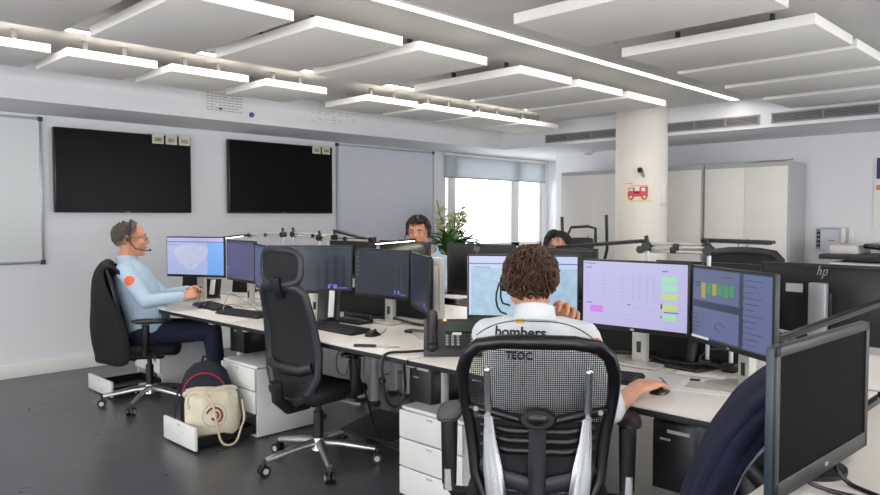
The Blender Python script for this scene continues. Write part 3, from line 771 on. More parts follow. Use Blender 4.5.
# mesh chair of the man in white
def mesh_chair(loc, rz):
    t = thing('mesh_office_chair', 'black mesh-backed office chair with silver lumbar bars under the man in white', 'chair', (loc[0], loc[1], 0), rz)
    five_star(t, 'black', .33, .2)
    seat_mb(.52, .46, .47, .05, 'fabric').build('seat', t)
    MB().box((0, 0, .38), (.26, .22, .07), 'black', .02).build('tilt_mechanism', t)
    def bk(y, z): return V((-.20-.17*(z-.45)+.05*math.sin(min(1, max(0, (z-.45)/.6))*PI)+.55*y*y, y, z))
    half = [(.0, 1.045), (.12, 1.043), (.2, 1.028), (.243, .99), (.262, .93), (.262, .86), (.252, .79), (.238, .72), (.228, .64), (.22, .56), (.19, .49), (.1, .455), (0, .45)]
    loop = half+[(-y, z) for y, z in half[1:-1][::-1]]
    # sides widen the frame: outer loop is chunky at the top
    MB().tube([bk(*p) for p in loop], [.021 if p[1] > .9 else .018 for p in loop], 'satin', 12, closed=True, flat=1.15, up=(1, 0, 0)).build('back_frame', t)
    def hw(z):
        pr = sorted([(z_, y_) for y_, z_ in half])
        for (z0, h0), (z1, h1) in zip(pr, pr[1:]):
            if z <= z1: return h0+(h1-h0)*(z-z0)/max(1e-6, z1-z0)
        return 0
    zs = [.452+(1.04-.452)*i/24 for i in range(25)]; n = 16
    g = MB(); g.add([bk(hw(z)*(2*j/n-1), z)+V((.004, 0, 0)) for z in zs for j in range(n+1)], [[i*(n+1)+j, i*(n+1)+j+1, (i+1)*(n+1)+j+1, (i+1)*(n+1)+j] for i in range(24) for j in range(n)], 'meshA')
    g.build('back_mesh', t)
    def rr(y, z, off): return bk(y, z)+V((-off, 0, 0))
    MB().tube([rr(-.235, .80, .012), rr(-.16, .795, .03), rr(-.06, .775, .04), rr(.06, .775, .04), rr(.16, .795, .03), rr(.235, .80, .012)], .016, 'satin', 10, up=(1, 0, 0)).build('cross_bar', t)
    h = MB(); c = rr(0, .782, .05)
    h.loft([[c+V((-o, k*.066*math.cos(a), k*.036*math.sin(a))) for a in [2*PI*j/28 for j in range(28)]] for k, o in ((1, -.02), (1, .0), (.85, .012), (.55, .012), (.5, .004), (.25, .008), (.05, .01))], 'satin'); h.build('tilt_knob', t)
    MB().tube([rr(0, .76, .05), rr(0, .66, .05), rr(0, .5, .045), (-.14, 0, .39)], .030, 'charcoal', 10, flat=.25, up=(0, 1, 0)).build('spine_strap', t)
    for s in (-1, 1):
        pts = [rr(s*.172, .945, .03), rr(s*.172, .86, .032), rr(s*.170, .79, .035)]
        MB().tube(pts, .0135, 'chrome', 12).sph(pts[0], .0135, 'chrome').build('upright_rod', t)
        MB().tube([rr(s*.170, .79, .036), rr(s*.166, .70, .042), rr(s*.155, .60, .045), rr(s*.14, .49, .04), (-.12, s*.1, .40)], [.014, .022, .034, .038, .03], 'chrome', 12, flat=.3, up=(0, 1, 0)).build('support_blade', t)
        MB().cyl(rr(s*.17, .79, .05), rr(s*.17, .79, .056), .008, 'grey', n=10).build('bolt', t); MB().cyl(rr(s*.215, .8, .03), rr(s*.215, .8, .036), .009, 'grey', n=10).build('bolt', t)
    pd = MB(); zz = [.755-.03*i for i in range(9)]
    pd.add([bk(hw(z)*.93*(2*j/10-1), z)+V((o_, 0, 0)) for o_ in (.018, .008) for z in zz for j in range(11)], [[o_*99+i*11+j, o_*99+i*11+j+1, o_*99+(i+1)*11+j+1, o_*99+(i+1)*11+j] for o_ in (0, 1) for i in range(8) for j in range(10)], 'fabric'); pd.build('lumbar_pad', t)
    for i, z in enumerate((.735, .70, .665)):
        MB().tube([bk(-.2, z)+V((.0, 0, 0)), rr(-.1, z-.012, .012), rr(.1, z-.012, .012), bk(.2, z)], .013, 'satin', 8, flat=.5, up=(0, 0, 1)).build('lumbar_slat', t)
    MB().tube([bk(-.2, .60), rr(-.12, .56, .02), rr(0, .535, .026), rr(.12, .56, .02), bk(.2, .60)], .03, 'charcoal', 10, flat=.35, up=(0, 0, 1)).build('lower_band', t)
    for s in (-1, 1): arm_rest(t, s*.335, .725, 'dgrey' if s > 0 else 'black', .095, .27, True)
    return t
MCX, MCY, MCR = 2.03, 1.515, R(37)
mesh_chair((MCX, MCY), MCR).scale = (.93, .93, .966)

# ================================================================== MONITORS
SCR = .68
def scr_mat(n, r, g, b, s=1, var=0, sc=10): M[n] = glow(n, S(r, g, b), s*SCR, var, sc)
scr_mat('s_lav', 186, 182, 226); scr_mat('s_lavd', 150, 150, 205); scr_mat('s_line', 160, 156, 204)
scr_mat('s_sky', 166, 196, 218, 1, .10, 22); scr_mat('s_top', 196, 206, 240); scr_mat('s_bar', 84, 116, 178)
scr_mat('s_green', 156, 222, 182); scr_mat('s_lime', 186, 214, 128); scr_mat('s_mag', 206, 120, 226); scr_mat('s_text', 110, 108, 160)
scr_mat('s_slate', 96, 105, 136); scr_mat('s_slate2', 100, 108, 148); scr_mat('s_slated', 54, 62, 82); scr_mat('s_cellg', 70, 150, 90); scr_mat('s_celly', 166, 156, 70)
scr_mat('s_ink', 52, 56, 78); scr_mat('s_white', 214, 214, 226)
scr_mat('s_map', 172, 184, 226); scr_mat('s_land', 190, 196, 222, 1, .06, 30); scr_mat('s_sea', 116, 170, 238)
scr_mat('s_dim', 78, 76, 112); scr_mat('s_dimd', 56, 55, 86)
scr_mat('s_night', 48, 54, 68, 1, .12, 5); scr_mat('s_night2', 40, 45, 56, 1, .1, 5); scr_mat('s_arch', 35, 39, 54); scr_mat('s_glint', 124, 122, 214); scr_mat('s_pale', 92, 96, 112)

def content(kind):
    q = []
    if kind == 'map':
        q += [(0, 0, 1, 1, 's_map'), (0, .9, 1, 1, 's_lav'), (0, .875, 1, .9, 's_bar'), (.72, .0, 1, .875, 's_sea'), (.02, .8, .2, .82, 's_lavd')]
    elif kind == 'dim':
        q += [(0, 0, 1, 1, 's_dim'), (0, .93, 1, 1, 's_dimd'), (.06, .1, .5, .12, 's_dimd'), (.04, .25, .08, .3, 's_lavd')]
        q += [(.1+.03*(i % 3), .15+i*.07, .6+.05*(i % 4), .158+i*.07, 's_dimd') for i in range(10)]
    elif kind == 'sky':
        q += [(0, 0, 1, 1, 's_sky'), (0, .93, 1, 1, 's_top'), (0, .865, 1, .885, 's_bar'), (0, .885, 1, .93, 's_top'), (0, .80, 1, .865, 's_top'), (0, .0, .02, .8, 's_top'), (.04, .81, .2, .822, 's_bar')]
    elif kind == 'form':
        q += [(0, 0, 1, 1, 's_lav'), (.01, .955, .13, .97, 's_text'), (.02, .89, .09, .905, 's_text')]
        q += [(.04, .42+i*.055, .74, .423+i*.055, 's_line') for i in range(8)]
        q += [(x, .42, x+.004, .81, 's_line') for x in (.04, .22, .4, .5, .57, .64, .7)]
        q += [(.04, .33, .1, .345, 's_text'), (.45, .34, .49, .356, 's_text'), (.42, .30, .72, .304, 's_line'), (.4, .18, .62, .183, 's_line'), (.4, .12, .62, .124, 's_line')]
        q += [(.1-.02, .19, .21, .30, 's_mag'), (.78, .88, .83, .9, 's_text')]
        for y, m in ((.72, 's_green'), (.60, 's_green'), (.47, 's_lime'), (.31, 's_lime')):
            q += [(.78, y, .92, y+.09, m)]
        q += [(.8, .275, .93, .287, 's_ink'), (.79, .16, .91, .25, 's_green'), (.77, .33, .785, .40, 's_ink'), (.77, .19, .78, .22, 's_ink')]
    elif kind == 'apps':
        q += [(0, 0, 1, 1, 's_slated'), (.015, .54, .62, .985, 's_slate'), (.015, .03, .62, .44, 's_slate2'), (.67, .02, .99, .985, 's_slate2'), (.67, .02, .70, .985, 's_slate'), (.015, .03, .18, .40, 's_slate'), (.0, .0, .24, .035, 's_white')]
        q += [(.13+i*.075, .64+.02*(i % 2)-(.06 if i == 0 else 0), .19+i*.075, .80, 's_celly' if i in (0, 2) else 's_cellg') for i in range(6)]
        q += [(.05, .78, .12, .80, 's_ink'), (.05, .74, .11, .755, 's_ink'), (.4, .9, .55, .91, 's_ink')]
        q += [(.71, .08+i*.075, .80+.05*((i*7) % 3), .088+i*.075, 's_ink') for i in range(12)]
        q += [(.68, .075+i*.15, .695, .1+i*.15, 's_ink') for i in range(6)]
        q += [(.03, .1+i*.06, .1+.02*(i % 3), .11+i*.06, 's_slated') for i in range(5)]
    elif kind == 'night':
        q += [(0, 0, 1, 1, 's_night'), (.0, .93, .99, .97, 's_night2'), (.97, .0, .975, 1, 's_arch')]
        for i, (x, h) in enumerate(((.55, .5), (.66, .62), (.78, .7), (.88, .7))): q.append((x, .1, x+.05, .1+h, 's_arch'))
        q += [(.70, .05, .73, .14, 's_glint'), (.70, .12, .76, .14, 's_glint'), (.77, .05, .82, .14, 's_glint'), (.83, .05, .95, .07, 's_glint')]
    elif kind == 'night2':
        q += [(0, 0, 1, 1, 's_night2'), (.03, .03, .035, .9, 's_pale')]
        q += [(.04, .4+i*.1, .08, .44+i*.1, 's_pale') for i in range(6)]+[(.28+i*.05, .93, .31+i*.05, .95, 's_pale') for i in range(4)]
        for x in (.78, .87): q.append((x, .16, x+.05, .75, 's_night'))
        q += [(.76, .06, .78, .14, 's_glint'), (.82, .06, .85, .14, 's_glint'), (.86, .05, .96, .065, 's_glint')]
    return q

def hp_mark(mb, c, s, T, m):
    for (x, y0, y1) in ((-.5, -.4, 1.0), (-.1, -.4, .35), (.3, -1.0, .4), (.75, -.4, .4)):
        a = V((x+.25*y0, 0, y0))*s; b = V((x+.25*y1, 0, y1))*s
        w_ = .09*s
        mb.add([T @ (V(c)+a+V((-w_, 0, 0))), T @ (V(c)+a+V((w_, 0, 0))), T @ (V(c)+b+V((w_, 0, 0))), T @ (V(c)+b+V((-w_, 0, 0)))], [[0, 1, 2, 3]], m, False)
    for (x0, x1, y) in ((-.45, -.05, .37), (.35, .8, .42), (.25, .65, -.42)):
        a = V((x0+.25*y, 0, y))*s; b = V((x1+.25*y, 0, y))*s; w_ = .08*s
        mb.add([T @ (V(c)+a-V((0, 0, w_))), T @ (V(c)+b-V((0, 0, w_))), T @ (V(c)+b+V((0, 0, w_))), T @ (V(c)+a+V((0, 0, w_)))], [[0, 1, 2, 3]], m, False)

def monitor(label, pl, pr, z0, z1, scr=None, stand='silver', group=None, mark=None, bezel=.009, chin=.02, base_d=.2, zdesk=ZD, backmark=None, paper=False):
    """screen from pl (viewer's left) to pr; local x along the screen, local -y towards the viewer"""
    pl, pr = V((pl[0], pl[1], 0)), V((pr[0], pr[1], 0)); d = pr-pl; W = d.length; c = (pl+pr)/2
    t = thing('monitor', label, 'monitor', (c.x, c.y, zdesk), math.atan2(d.y, d.x), group)
    b0, b1 = z0-zdesk, z1-zdesk; H = b1-b0; zm = (b0+b1)/2
    MB().box((0, .013, zm), (W-.004, .022, H), 'black', .004).build('bezel', t)
    s = MB(); x0, y0 = -W/2+bezel, b0+chin; w_, h_ = W-2*bezel, H-chin-bezel
    if scr:
        for i, (a, bb, cc, dd, m) in enumerate(content(scr)):
            y = .0015-.00025*i
            s.quad([V((x0+a*w_, y, y0+bb*h_)), V((x0+cc*w_, y, y0+bb*h_)), V((x0+cc*w_, y, y0+dd*h_)), V((x0+a*w_, y, y0+dd*h_))], m)
        if scr == 'map':
            land = [(.14+.02, .72), (.3, .78), (.5, .83), (.62, .8), (.72, .72), (.74, .6), (.7, .48), (.66, .36), (.55, .28), (.48, .16), (.36, .12), (.3, .25), (.22, .3), (.16, .45), (.12, .6)]
            pts = [V((x0+(u+.012*math.sin(i*5))*w_, -.0005, y0+v*h_)) for i, (u, v) in enumerate(land)]
            s.add(pts, [list(range(len(pts)))], 's_land', False)
        if scr == 'apps':
            pts = [V((x0+(.40+.05*math.cos(a)+.015*math.cos(3*a))*w_, -.006, y0+(.22+.07*math.sin(a))*h_)) for a in [2*PI*i/18 for i in range(16)]]
            s.tube(pts, .0012, 's_ink', 6)
    else:
        s.quad([V((x0, .0015, y0)), V((x0+w_, .0015, y0)), V((x0+w_, .0015, y0+h_)), V((x0, .0015, y0+h_))], 'offscreen')
    s.build('screen', t)
    bk = MB()
    bk.loft([[V((sx*W/2*k, y, zm+sz*H/2*k2)) for sx, sz in ((-1, -1), (1, -1), (1, 1), (-1, 1))] for k, k2, y in ((.97, .95, .022), (.9, .86, .034), (.5, .55, .05), (.45, .5, .052))], 'black', smooth=False)
    if backmark:
        hp_mark(bk, (0, 0, 0), .028, Matrix.Translation(V((0, .0545, zm+H*.40))) @ Matrix.Rotation(PI, 4, 'Z'), 'logo')
    if paper: bk.box((.11, .0535, zm+.06), (.07, .003, .036), 'paperg')
    bk.build('back_housing', t)
    if mark: MB().box((0, -.0005, b0+chin*.5), (.018, .003, .008), 'logo').build('brand_mark', t)
    if stand:
        MB().box((0, .085, (zm+.09)/2), (.07, .035, zm+.09), stand, .005).build('stand_column', t)
        MB().box((0, .062, zm), (.1, .03, .1), 'black', .006).build('swivel_mount', t)
        MB().box((0, .075, .006), (.24, base_d, .012), stand, .005).build('stand_base', t)
        MB().box((0, .0655, zm*.25), (.02, .003, .05), 'black').build('cable_hole', t)
    return t
GA = 'lit monitors in front of the man in white'
monitor('monitor with a pale blue map screen just beyond the head of the man in white', (2.58, 2.35), (2.875, 1.905), .905, 1.22, 'sky', group=GA, mark=1)
monitor('monitor with a lavender form screen and green boxes by the man in white', (2.88, 1.895), (2.905, 1.375), .885, 1.205, 'form', group=GA, mark=1)
monitor('monitor with slate grey windows and a list column, turned in beside the navy jacket', (2.90, 1.365), (2.615, .925), .88, 1.20, 'apps', group=GA, mark=1)
GB = 'dark screened monitors behind the empty chair'
monitor('dark monitor partly behind the headrest of the empty chair', (2.58, 4.07), (2.94, 3.69), .90, 1.215, 'night', group=GB)
monitor('dark monitor in the middle of the three beyond the empty chair', (2.945, 3.68), (2.95, 3.16), .89, 1.2, 'night2', group=GB)
monitor('dark monitor seen nearly edge-on beside the pale post', (2.95, 3.15), (2.665, 2.705), .87, 1.19, 'night2', group=GB)
GC = 'monitors in front of the man in light blue'
monitor('monitor showing a lavender map with blue sea in front of the man in light blue', (2.57, 5.6), (2.81, 5.11), .925, 1.245, 'map', group=GC)
monitor('monitor with a dim purple screen beside the map screen', (2.82, 5.1), (2.755, 4.58), .915, 1.225, 'dim', group=GC)
monitor('monitor turned edge-on with its black back beside the dim purple screen', (2.75, 4.57), (2.55, 4.1), .90, 1.21, 'dim', stand='black', group=GC)
GO = 'black monitor backs across the row'
monitor('black monitor back just behind the pale blue map screen', (3.36, 2.66), (3.34, 3.2), .91, 1.235, 'dim', 'alu', GO, backmark=1)
monitor('black monitor back behind the head of the man in white', (3.36, 2.1), (3.36, 2.64), .91, 1.23, 'dim', 'alu', GO)
monitor('black monitor back with a silver mark behind the lavender form screen', (3.35, 1.22), (3.36, 1.76), .88, 1.185, 'dim', 'alu', GO, backmark=1)
monitor('black monitor back with a small white paper label and a silver mark', (3.32, .70), (3.35, 1.24), .87, 1.2, 'dim', 'alu', GO, backmark=1, paper=True)
monitor('black monitor back below the lavender board, farther from the pale post', (3.4, 3.98), (3.4, 4.52), .94, 1.255, 'dim', 'alu', GO)
monitor('black monitor back just in front of the boy with the headset', (3.4, 3.42), (3.41, 3.94), .92, 1.235, 'dim', 'alu', GO)
# the slanted dark monitor close by
def near_monitor():
    pl, pr = at(775, 400, D=1.56), at(867, 400, D=1.97)
    z1 = at(768, 348, D=1.56).z; z0 = at(769, 506, D=1.56).z
    pl2, pr2 = V((pl.x, pl.y, 0)), V((pr.x, pr.y, 0)); d = pr2-pl2; W = d.length; c = (pl2+pr2)/2
    t = thing('monitor', 'large switched-off dark monitor slanting away, beside the navy jacket', 'monitor', (c.x, c.y, ZD), math.atan2(d.y, d.x))
    H = z1-z0; zm = (z0+z1)/2-ZD
    MB().box((0, .012, zm), (W, .020, H), 'bezel_side', .003).build('housing', t)
    f = MB(); bw = .022
    f.box((0, 0, zm+H/2-bw/2), (W, .006, bw), 'black', .002); f.box((0, 0, zm-H/2+.021), (W, .006, .042), 'black', .002)
    for s in (-1, 1): f.box((s*(W/2-bw/2), 0, zm), (bw, .006, H), 'black', .002)
    f.build('bezel', t)
    MB().box((0, .003, zm+.008), (W-.04, .004, H-.06), 'offscreen').build('screen', t)
    MB().box((0.0, -.004, zm-H/2+.02), (.02, .002, .01), 'logo', .001).build('brand_mark', t)
    MB().loft([[V((sx*W/2*k, y, zm+sz*H/2*k)) for sx, sz in ((-1, -1), (1, -1), (1, 1), (-1, 1))] for k, y in ((.9, .02), (.8, .035), (.5, .05))], 'black', smooth=False).build('back_housing', t)
    MB().box((.12, .07, zm/2+.02), (.1, .03, zm+.06), 'black', .006).build('stand_column', t)
    MB().lathe([(.1, 0), (.1, .012), (.05, .02)], (.12, .09, 0), 'black').build('stand_base', t)
    return t, c, d.normalized()
nm, nmc, nmd = near_monitor()

# ------------------------------------------------------------------ keyboards, mice, phones
def keyboard(label, loc, rz, z=ZD, num=True):
    t = thing('keyboard', label, 'keyboard', (loc[0], loc[1], z), rz, 'black keyboards on the desks')
    MB().box((0, 0, .009), (.15, .44, .016), 'black', .005, rot=(0, -.04, 0)).build('keyboard_base', t)
    k = MB()
    for i in range(6):
        for j in range(21):
            k.box((-.058+i*.023, -.205+j*.0205, .0205+.0012*(i-2)), (.018, .0165, .006), 'dgrey' if (i+j) % 9 == 0 else 'charcoal')
    k.build('keys', t)
    return t
keyboard('black keyboard under the wrist of the man in white', (2.58, 1.66), R(12))
keyboard('black keyboard beside the mouse beyond the empty chair', (2.60, 3.40), R(0))
keyboard('black keyboard near the hands of the man in light blue', (2.60, 4.92), R(-8))
keyboard('black keyboard half hidden behind the headrest chair, next to white papers', (2.55, 4.38), R(8))
def mouse(label, loc, rz):
    t = thing('computer_mouse', label, 'mouse', (loc[0], loc[1], ZD), rz, 'black mice on the desks')
    s = MB(); rings = []
    for x, w_, h in ((-.05, .012, .008), (-.045, .024, .02), (-.025, .031, .033), (.0, .031, .036), (.025, .028, .028), (.045, .022, .014), (.05, .012, .006)):
        rings.append([V((x, w_*math.cos(a), max(0.001, h*math.sin(a)))) for a in [PI*j/10 for j in range(11)]]+[V((x, 0, .0005))])
    s.loft(rings, 'satin'); s.build('mouse_shell', t)
    MB().cyl((.02, -.003, .031), (.02, .003, .031), .008, 'dgrey', n=10).build('scroll_wheel', t)
    MB().tube([(.05, 0, .006), (.1, .01, .004), (.17, .05, .004), (.24, .1, .004)], .002, 'black', 6).build('mouse_cable', t)
    return t
PM = at(660, 390, Z=ZD+.01)
mouse('black mouse under the hand of the man in white', (PM.x, PM.y), R(5))
p = at(373, 336, Z=ZD); mouse('black mouse on bare white desk beyond the empty chair', (p.x, p.y), R(10))
p = at(205, 308, Z=ZD); mouse('black mouse by the hands of the man in light blue', (p.x, p.y), R(-10))

def desk_phone(label, loc, rz):
    """front towards -x"""
    t = thing('desk_phone', label, 'phone', (loc[0], loc[1], ZD), rz)
    T = Matrix.Translation(V((0, 0, .0)))
    prof = [(-.1, 0), (.09, 0), (.09, .02), (.075, .135), (.06, .14), (-.095, .03)]
    b = MB(); b.prism([(x, z) for x, z in prof], .27, 'satin', Matrix.Translation(V((0, .135, 0))) @ Matrix.Rotation(PI/2, 4, 'X')); b.build('phone_body', t)
    th = math.atan2(.11, .155); nx = V((-math.sin(th), 0, math.cos(th)))
    def on(u, y, o=0): return V((-.095+u*math.cos(th), y, .03+u*math.sin(th)))+nx*o
    def plate(u0, u1, y0, y1, o, m, mb): mb.add([on(u0, y0, o), on(u1, y0, o), on(u1, y1, o), on(u0, y1, o), on(u0, y0, 0), on(u1, y0, 0), on(u1, y1, 0), on(u0, y1, 0)], [[0, 1, 2, 3], [0, 4, 5, 1], [1, 5, 6, 2], [2, 6, 7, 3], [3, 7, 4, 0]], m, False)
    q = MB(); plate(.105, .172, -.075, .04, .004, 'lcdgreen', q); q.build('display', t)
    q = MB()
    for i in range(4):
        for j in range(3): plate(.024+i*.017, .033+i*.017, .028-j*.024, .040-j*.024, .005, 'grey', q)
    q.build('keypad', t)
    q = MB()
    for i in range(4): plate(.03+i*.018, .038+i*.018, -.085, -.07, .004, 'grey', q)
    q.build('side_keys', t)
    q = MB(); plate(.088, .1, -.03, .01, .004, 'paper', q); q.build('name_strip', t)
    q = MB(); plate(.176, .184, .035, .05, .006, 'amber', q); q.build('message_light', t)
    h = MB(); h.tube([on(.0, .098, .02), on(.06, .098, .034), on(.13, .098, .034), on(.195, .098, .02)], [.024, .019, .019, .024], 'black', 12, flat=1.2, up=(0, 1, 0))
    h.sph(on(.01, .098, .012), .026, 'black'); h.sph(on(.185, .098, .012), .026, 'black'); h.build('handset', t)
    return t
desk_phone('black desk phone with a green display beside the man in white', (2.575, 2.43), R(45)).scale = (1.12, 1.12, 1.12)
def cordless(label, loc, rz):
    t = thing('handset_dock', label, 'phone', (loc[0], loc[1], ZD), rz)
    MB().box((0, 0, .012), (.12, .16, .024), 'black', .006).build('dock_base', t)
    MB().box((.045, 0, .09), (.012, .17, .15), 'black', .005, rot=(0, .32, 0)).build('back_plate', t)
    MB().box((.018, -.03, .095), (.022, .06, .14), 'black', .008, rot=(0, .32, 0)).build('handset', t)
    MB().box((.005, -.03, .098), (.006, .04, .125), 'paper', .002, rot=(0, .32, 0)).build('white_strip', t)
    return t
p = at(322, 326, Z=ZD); cordless('black handset dock with a white strip beyond the empty chair', (p.x+.04, p.y), R(40)).scale = (1.1, .85, 1.35)
p = at(206, 300, Z=ZD); cordless('black handset dock with a white strip in front of the man in light blue', (p.x+.05, p.y+.05), R(40))
def easel(label, loc, rz, w_=.26, h=.2):
    t = thing('call_console', label, 'console', (loc[0], loc[1], ZD), rz)
    Tm = Matrix.Translation(V((0, 0, 0)))
    b = MB(); b.prism([(-w_/2, 0), (w_/2, 0), (w_/2*.62, h), (-w_/2*.62, h)], .02, 'satin', Matrix.Rotation(R(90), 4, 'Z') @ Matrix.Rotation(R(75), 4, 'X')); b.build('console_plate', t)
    MB().box((.05, 0, .008), (.16, w_*.8, .016), 'black', .004).build('console_foot', t)
    MB().tube([(.06, 0, .01), (.04, 0, h*.7)], .012, 'black').build('console_strut', t)
    return t
p = at(187, 297, Z=ZD); easel('black sloping console in front of the chest of the man in light blue', (p.x+.14, p.y+.1), R(30), .3, .22)
p = at(244, 292, Z=ZD); easel('black sloping console under the dim purple monitor', (p.x, p.y), R(30), .24, .18)
# small desk things
def small(name, lb, cat, mb, px, py, rz=0, z=ZD, group=None):
    p = at(px, py, Z=z); o = mb.build(name); o.location = (p.x, p.y, z); o.rotation_euler = (0, 0, rz); tag(o, lb, cat, group); return o
small('paper_sheet', 'white printed sheet on the desk in front of the slate grey monitor', 'paper', MB().box((0, 0, .001), (.21, .3, .002), 'paper').box((.02, 0, .0025), (.12, .24, .0006), 'paperg'), 718, 389, R(15))
small('paper_sheet', 'grey printed sheet between the mouse hand and the slate grey monitor', 'paper', MB().box((0, 0, .001), (.1, .26, .002), 'paperg').box((.01, 0, .0024), (.06, .2, .0006), 'paper'), 700, 376, R(8))
small('memory_stick', 'tiny black stick lying on the desk beyond the mouse hand', 'stick', MB().box((0, 0, .004), (.02, .04, .008), 'black', .002), 695, 381, R(20))
small('paper_sheet', 'white papers under the keyboard near the hands of the man in light blue', 'paper', MB().box((0, 0, .001), (.25, .3, .002), 'paper').box((.03, .02, .0025), (.21, .28, .001), 'paper', rot=(0, 0, .2)), 222, 311, R(-10))
small('paper_stack', 'low stack of white and grey papers beside the desk phone', 'papers', MB().box((0, 0, .004), (.22, .3, .008), 'paperg').box((.005, .01, .012), (.21, .29, .008), 'paper', rot=(0, 0, .08)).box((0, -.01, .02), (.21, .28, .008), 'paperg', rot=(0, 0, -.06)), 414, 322, R(10))
small('black_notebook', 'black notebook at the edge of the paper stack beside the desk phone', 'notebook', MB().box((0, 0, .008), (.07, .15, .016), 'black', .004), 418, 333, R(10))
pen = MB().box((0, 0, .008), (.025, .12, .014), 'black', .006).tube([(0, -.06, .008), (-.02, -.12, .006), (.0, -.18, .006)], .004, 'grey', 6)
small('headset_control', 'small black cable control lying on the white desk by the empty chair', 'cable control', pen, 365, 347, R(35))
blk = thing('document_tray', 'low black tray beyond the keyboard of the empty place', 'tray', tuple(at(352, 322, Z=ZD)), R(0))
MB().box((0, 0, .01), (.13, .28, .02), 'black', .006).box((.05, 0, .03), (.02, .28, .04), 'black', .006).build('tray_body', blk); MB().box((-.01, 0, .022), (.07, .2, .008), 'dgrey', .002).build('tray_insert', blk)
bs = thing('tablet_stand', 'wide flat black stand on the desk under the slate grey monitor', 'stand', tuple(at(685, 366, Z=ZD)), R(-10))
MB().box((0, 0, .008), (.2, .26, .016), 'black', .006).build('stand_plate', bs); MB().box((.06, 0, .07), (.03, .05, .13), 'black', .006, rot=(0, .2, 0)).build('stand_post', bs)
hs = MB(); hs.tube([(0, -.07, .02), (0, -.07, .05), (0, -.03, .085), (0, .03, .085), (0, .07, .05), (0, .07, .02)], .006, 'black'); hs.sph((0, -.07, .028), (.014, .01, .026), 'black'); hs.sph((0, .07, .028), (.014, .01, .026), 'black')
small('headset', 'black headset resting on the desk under the slate grey monitor', 'headset', hs, 716, 368, R(40))
small('paper_box', 'small beige box standing across the row beside the labelled monitor back', 'box', MB().box((0, 0, .06), (.05, .07, .12), 'cardboard', .003), 770, 342, R(-10))
small('paper_sheet', 'white papers across the row below the labelled monitor back', 'paper', MB().box((0, 0, .002), (.24, .32, .004), 'paper').box((.02, .04, .006), (.2, .28, .004), 'paperg', rot=(0, 0, .3)), 808, 333, R(20))
small('tissue', 'crumpled white tissue on the desk behind the chest of the man in light blue', 'tissue', mesh_xf(MB().sph((0, 0, .03), (.08, .1, .035), 'paper', n=20), lambda q: V((q.x, q.y, max(.001, q.z*(1+.5*noise.noise(q*30)))))), 160, 298, 0)
small('paper_sheet', 'white papers across the row beside the pale post', 'paper', MB().box((0, 0, .003), (.22, .3, .006), 'paper', rot=(0, 0, .1)), 452, 297, 0)
# pale post between the dark monitors and the map screen
pp = thing('desk_post', 'pale flat cable post standing on the desk beside the edge-on dark monitor', 'post', (3.02, 2.99, ZD))
MB().box((0, 0, .215), (.04, .085, .43), 'cream', .004).build('post_cover', pp); MB().box((0, 0, .006), (.09, .12, .012), 'lgrey', .003).build('post_foot', pp)

# ------------------------------------------------------------------ jointed LED lamps
def lamp(label, base, elbow, head0, head1, z_arm, lit, group='jointed desk lamps'):
    bx, by = base
    t = thing('desk_lamp', label, 'lamp', (bx, by, ZD), 0, group)
    o = V((bx, by, ZD)); L = lambda q: V(q)-o
    MB().box((0, 0, .02), (.06, .06, .04), 'black', .006).build('clamp', t)
    j0 = V((bx, by, z_arm)); MB().cyl((0, 0, .03), L(j0), .009, 'lgrey').build('pole', t)
    k = MB(); k.cyl(L(j0)+V((-.02, 0, 0)), L(j0)+V((.02, 0, 0)), .022, 'black'); k.tube([L(j0)+V((0, 0, .01)), L(j0)+V((0, .01, .05))], .01, 'black')
    e = V(elbow); k.build('base_joint', t); k = MB(); k.cyl(L(e)+V((-.018, 0, 0)), L(e)+V((.018, 0, 0)), .018, 'black'); k.tube([L(e), L(V(head0))], .009, 'black'); k.build('elbow_joint', t)
    a = MB()
    for q in (-.008, .012): a.tube([L(j0)+V((0, 0, q)), L(e)+V((0, 0, q))], .0075, 'silver')
    a.box((L(j0)+L(e))/2, (.03, .03, .03), 'black', .006); a.build('arm', t)
    h0, h1 = L(V(head0)), L(V(head1)); d = (h1-h0)
    q = d.to_track_quat('Y', 'Z').to_matrix().to_4x4(); T = Matrix.Translation((h0+h1)/2) @ q
    MB().box((0, 0, .004), (.045, d.length, .014), 'black', .005, T=T).build('lamp_head', t)
    MB().box((0, 0, -.005), (.034, d.length-.03, .006), 'lamp' if lit else 'dgrey', T=T).build('diffuser', t)
    if lit:
        ld = bpy.data.lights.new('desk_lamp_glow', 'AREA'); ld.shape = 'RECTANGLE'; ld.size = .03; ld.size_y = d.length; ld.energy = .35; ld.color = (1, .92, .8)
        lo = bpy.data.objects.new('desk_lamp_glow', ld); C.objects.link(lo); lo.parent = t; lo.matrix_local = T @ Matrix.Translation(V((0, 0, -.012)))
    return t
lamp('jointed desk lamp shining over the desk of the man in light blue', (3.09, 4.72), (3.1, 5.22, 1.25), (3.06, 5.24, 1.25), (2.93, 5.40, 1.225), 1.265, True)
lamp('jointed desk lamp with a black head in front of the lavender board', (3.09, 4.58), (3.12, 4.12, 1.255), (3.14, 4.14, 1.30), (3.16, 3.82, 1.25), 1.27, False)
lamp('jointed desk lamp whose long black head reaches toward the dark haired woman', (3.09, 1.375), (3.12, 1.72, 1.245), (3.12, 1.70, 1.285), (3.12, 2.2, 1.24), 1.25, False)
lamp('jointed desk lamp with its black head level in front of the cabinet handles', (3.09, 1.67), (3.12, 1.40, 1.265), (3.12, 1.42, 1.295), (3.12, 1.11, 1.29), 1.262, False)
lamp('jointed desk lamp shining in front of the boy with the headset', (3.09, 4.25), (3.28, 3.9, 1.24), (3.28, 3.86, 1.215), (3.32, 3.5, 1.245), 1.25, True)
a_, b_ = at(775, 341, D=2.72), at(886, 301, D=2.72)
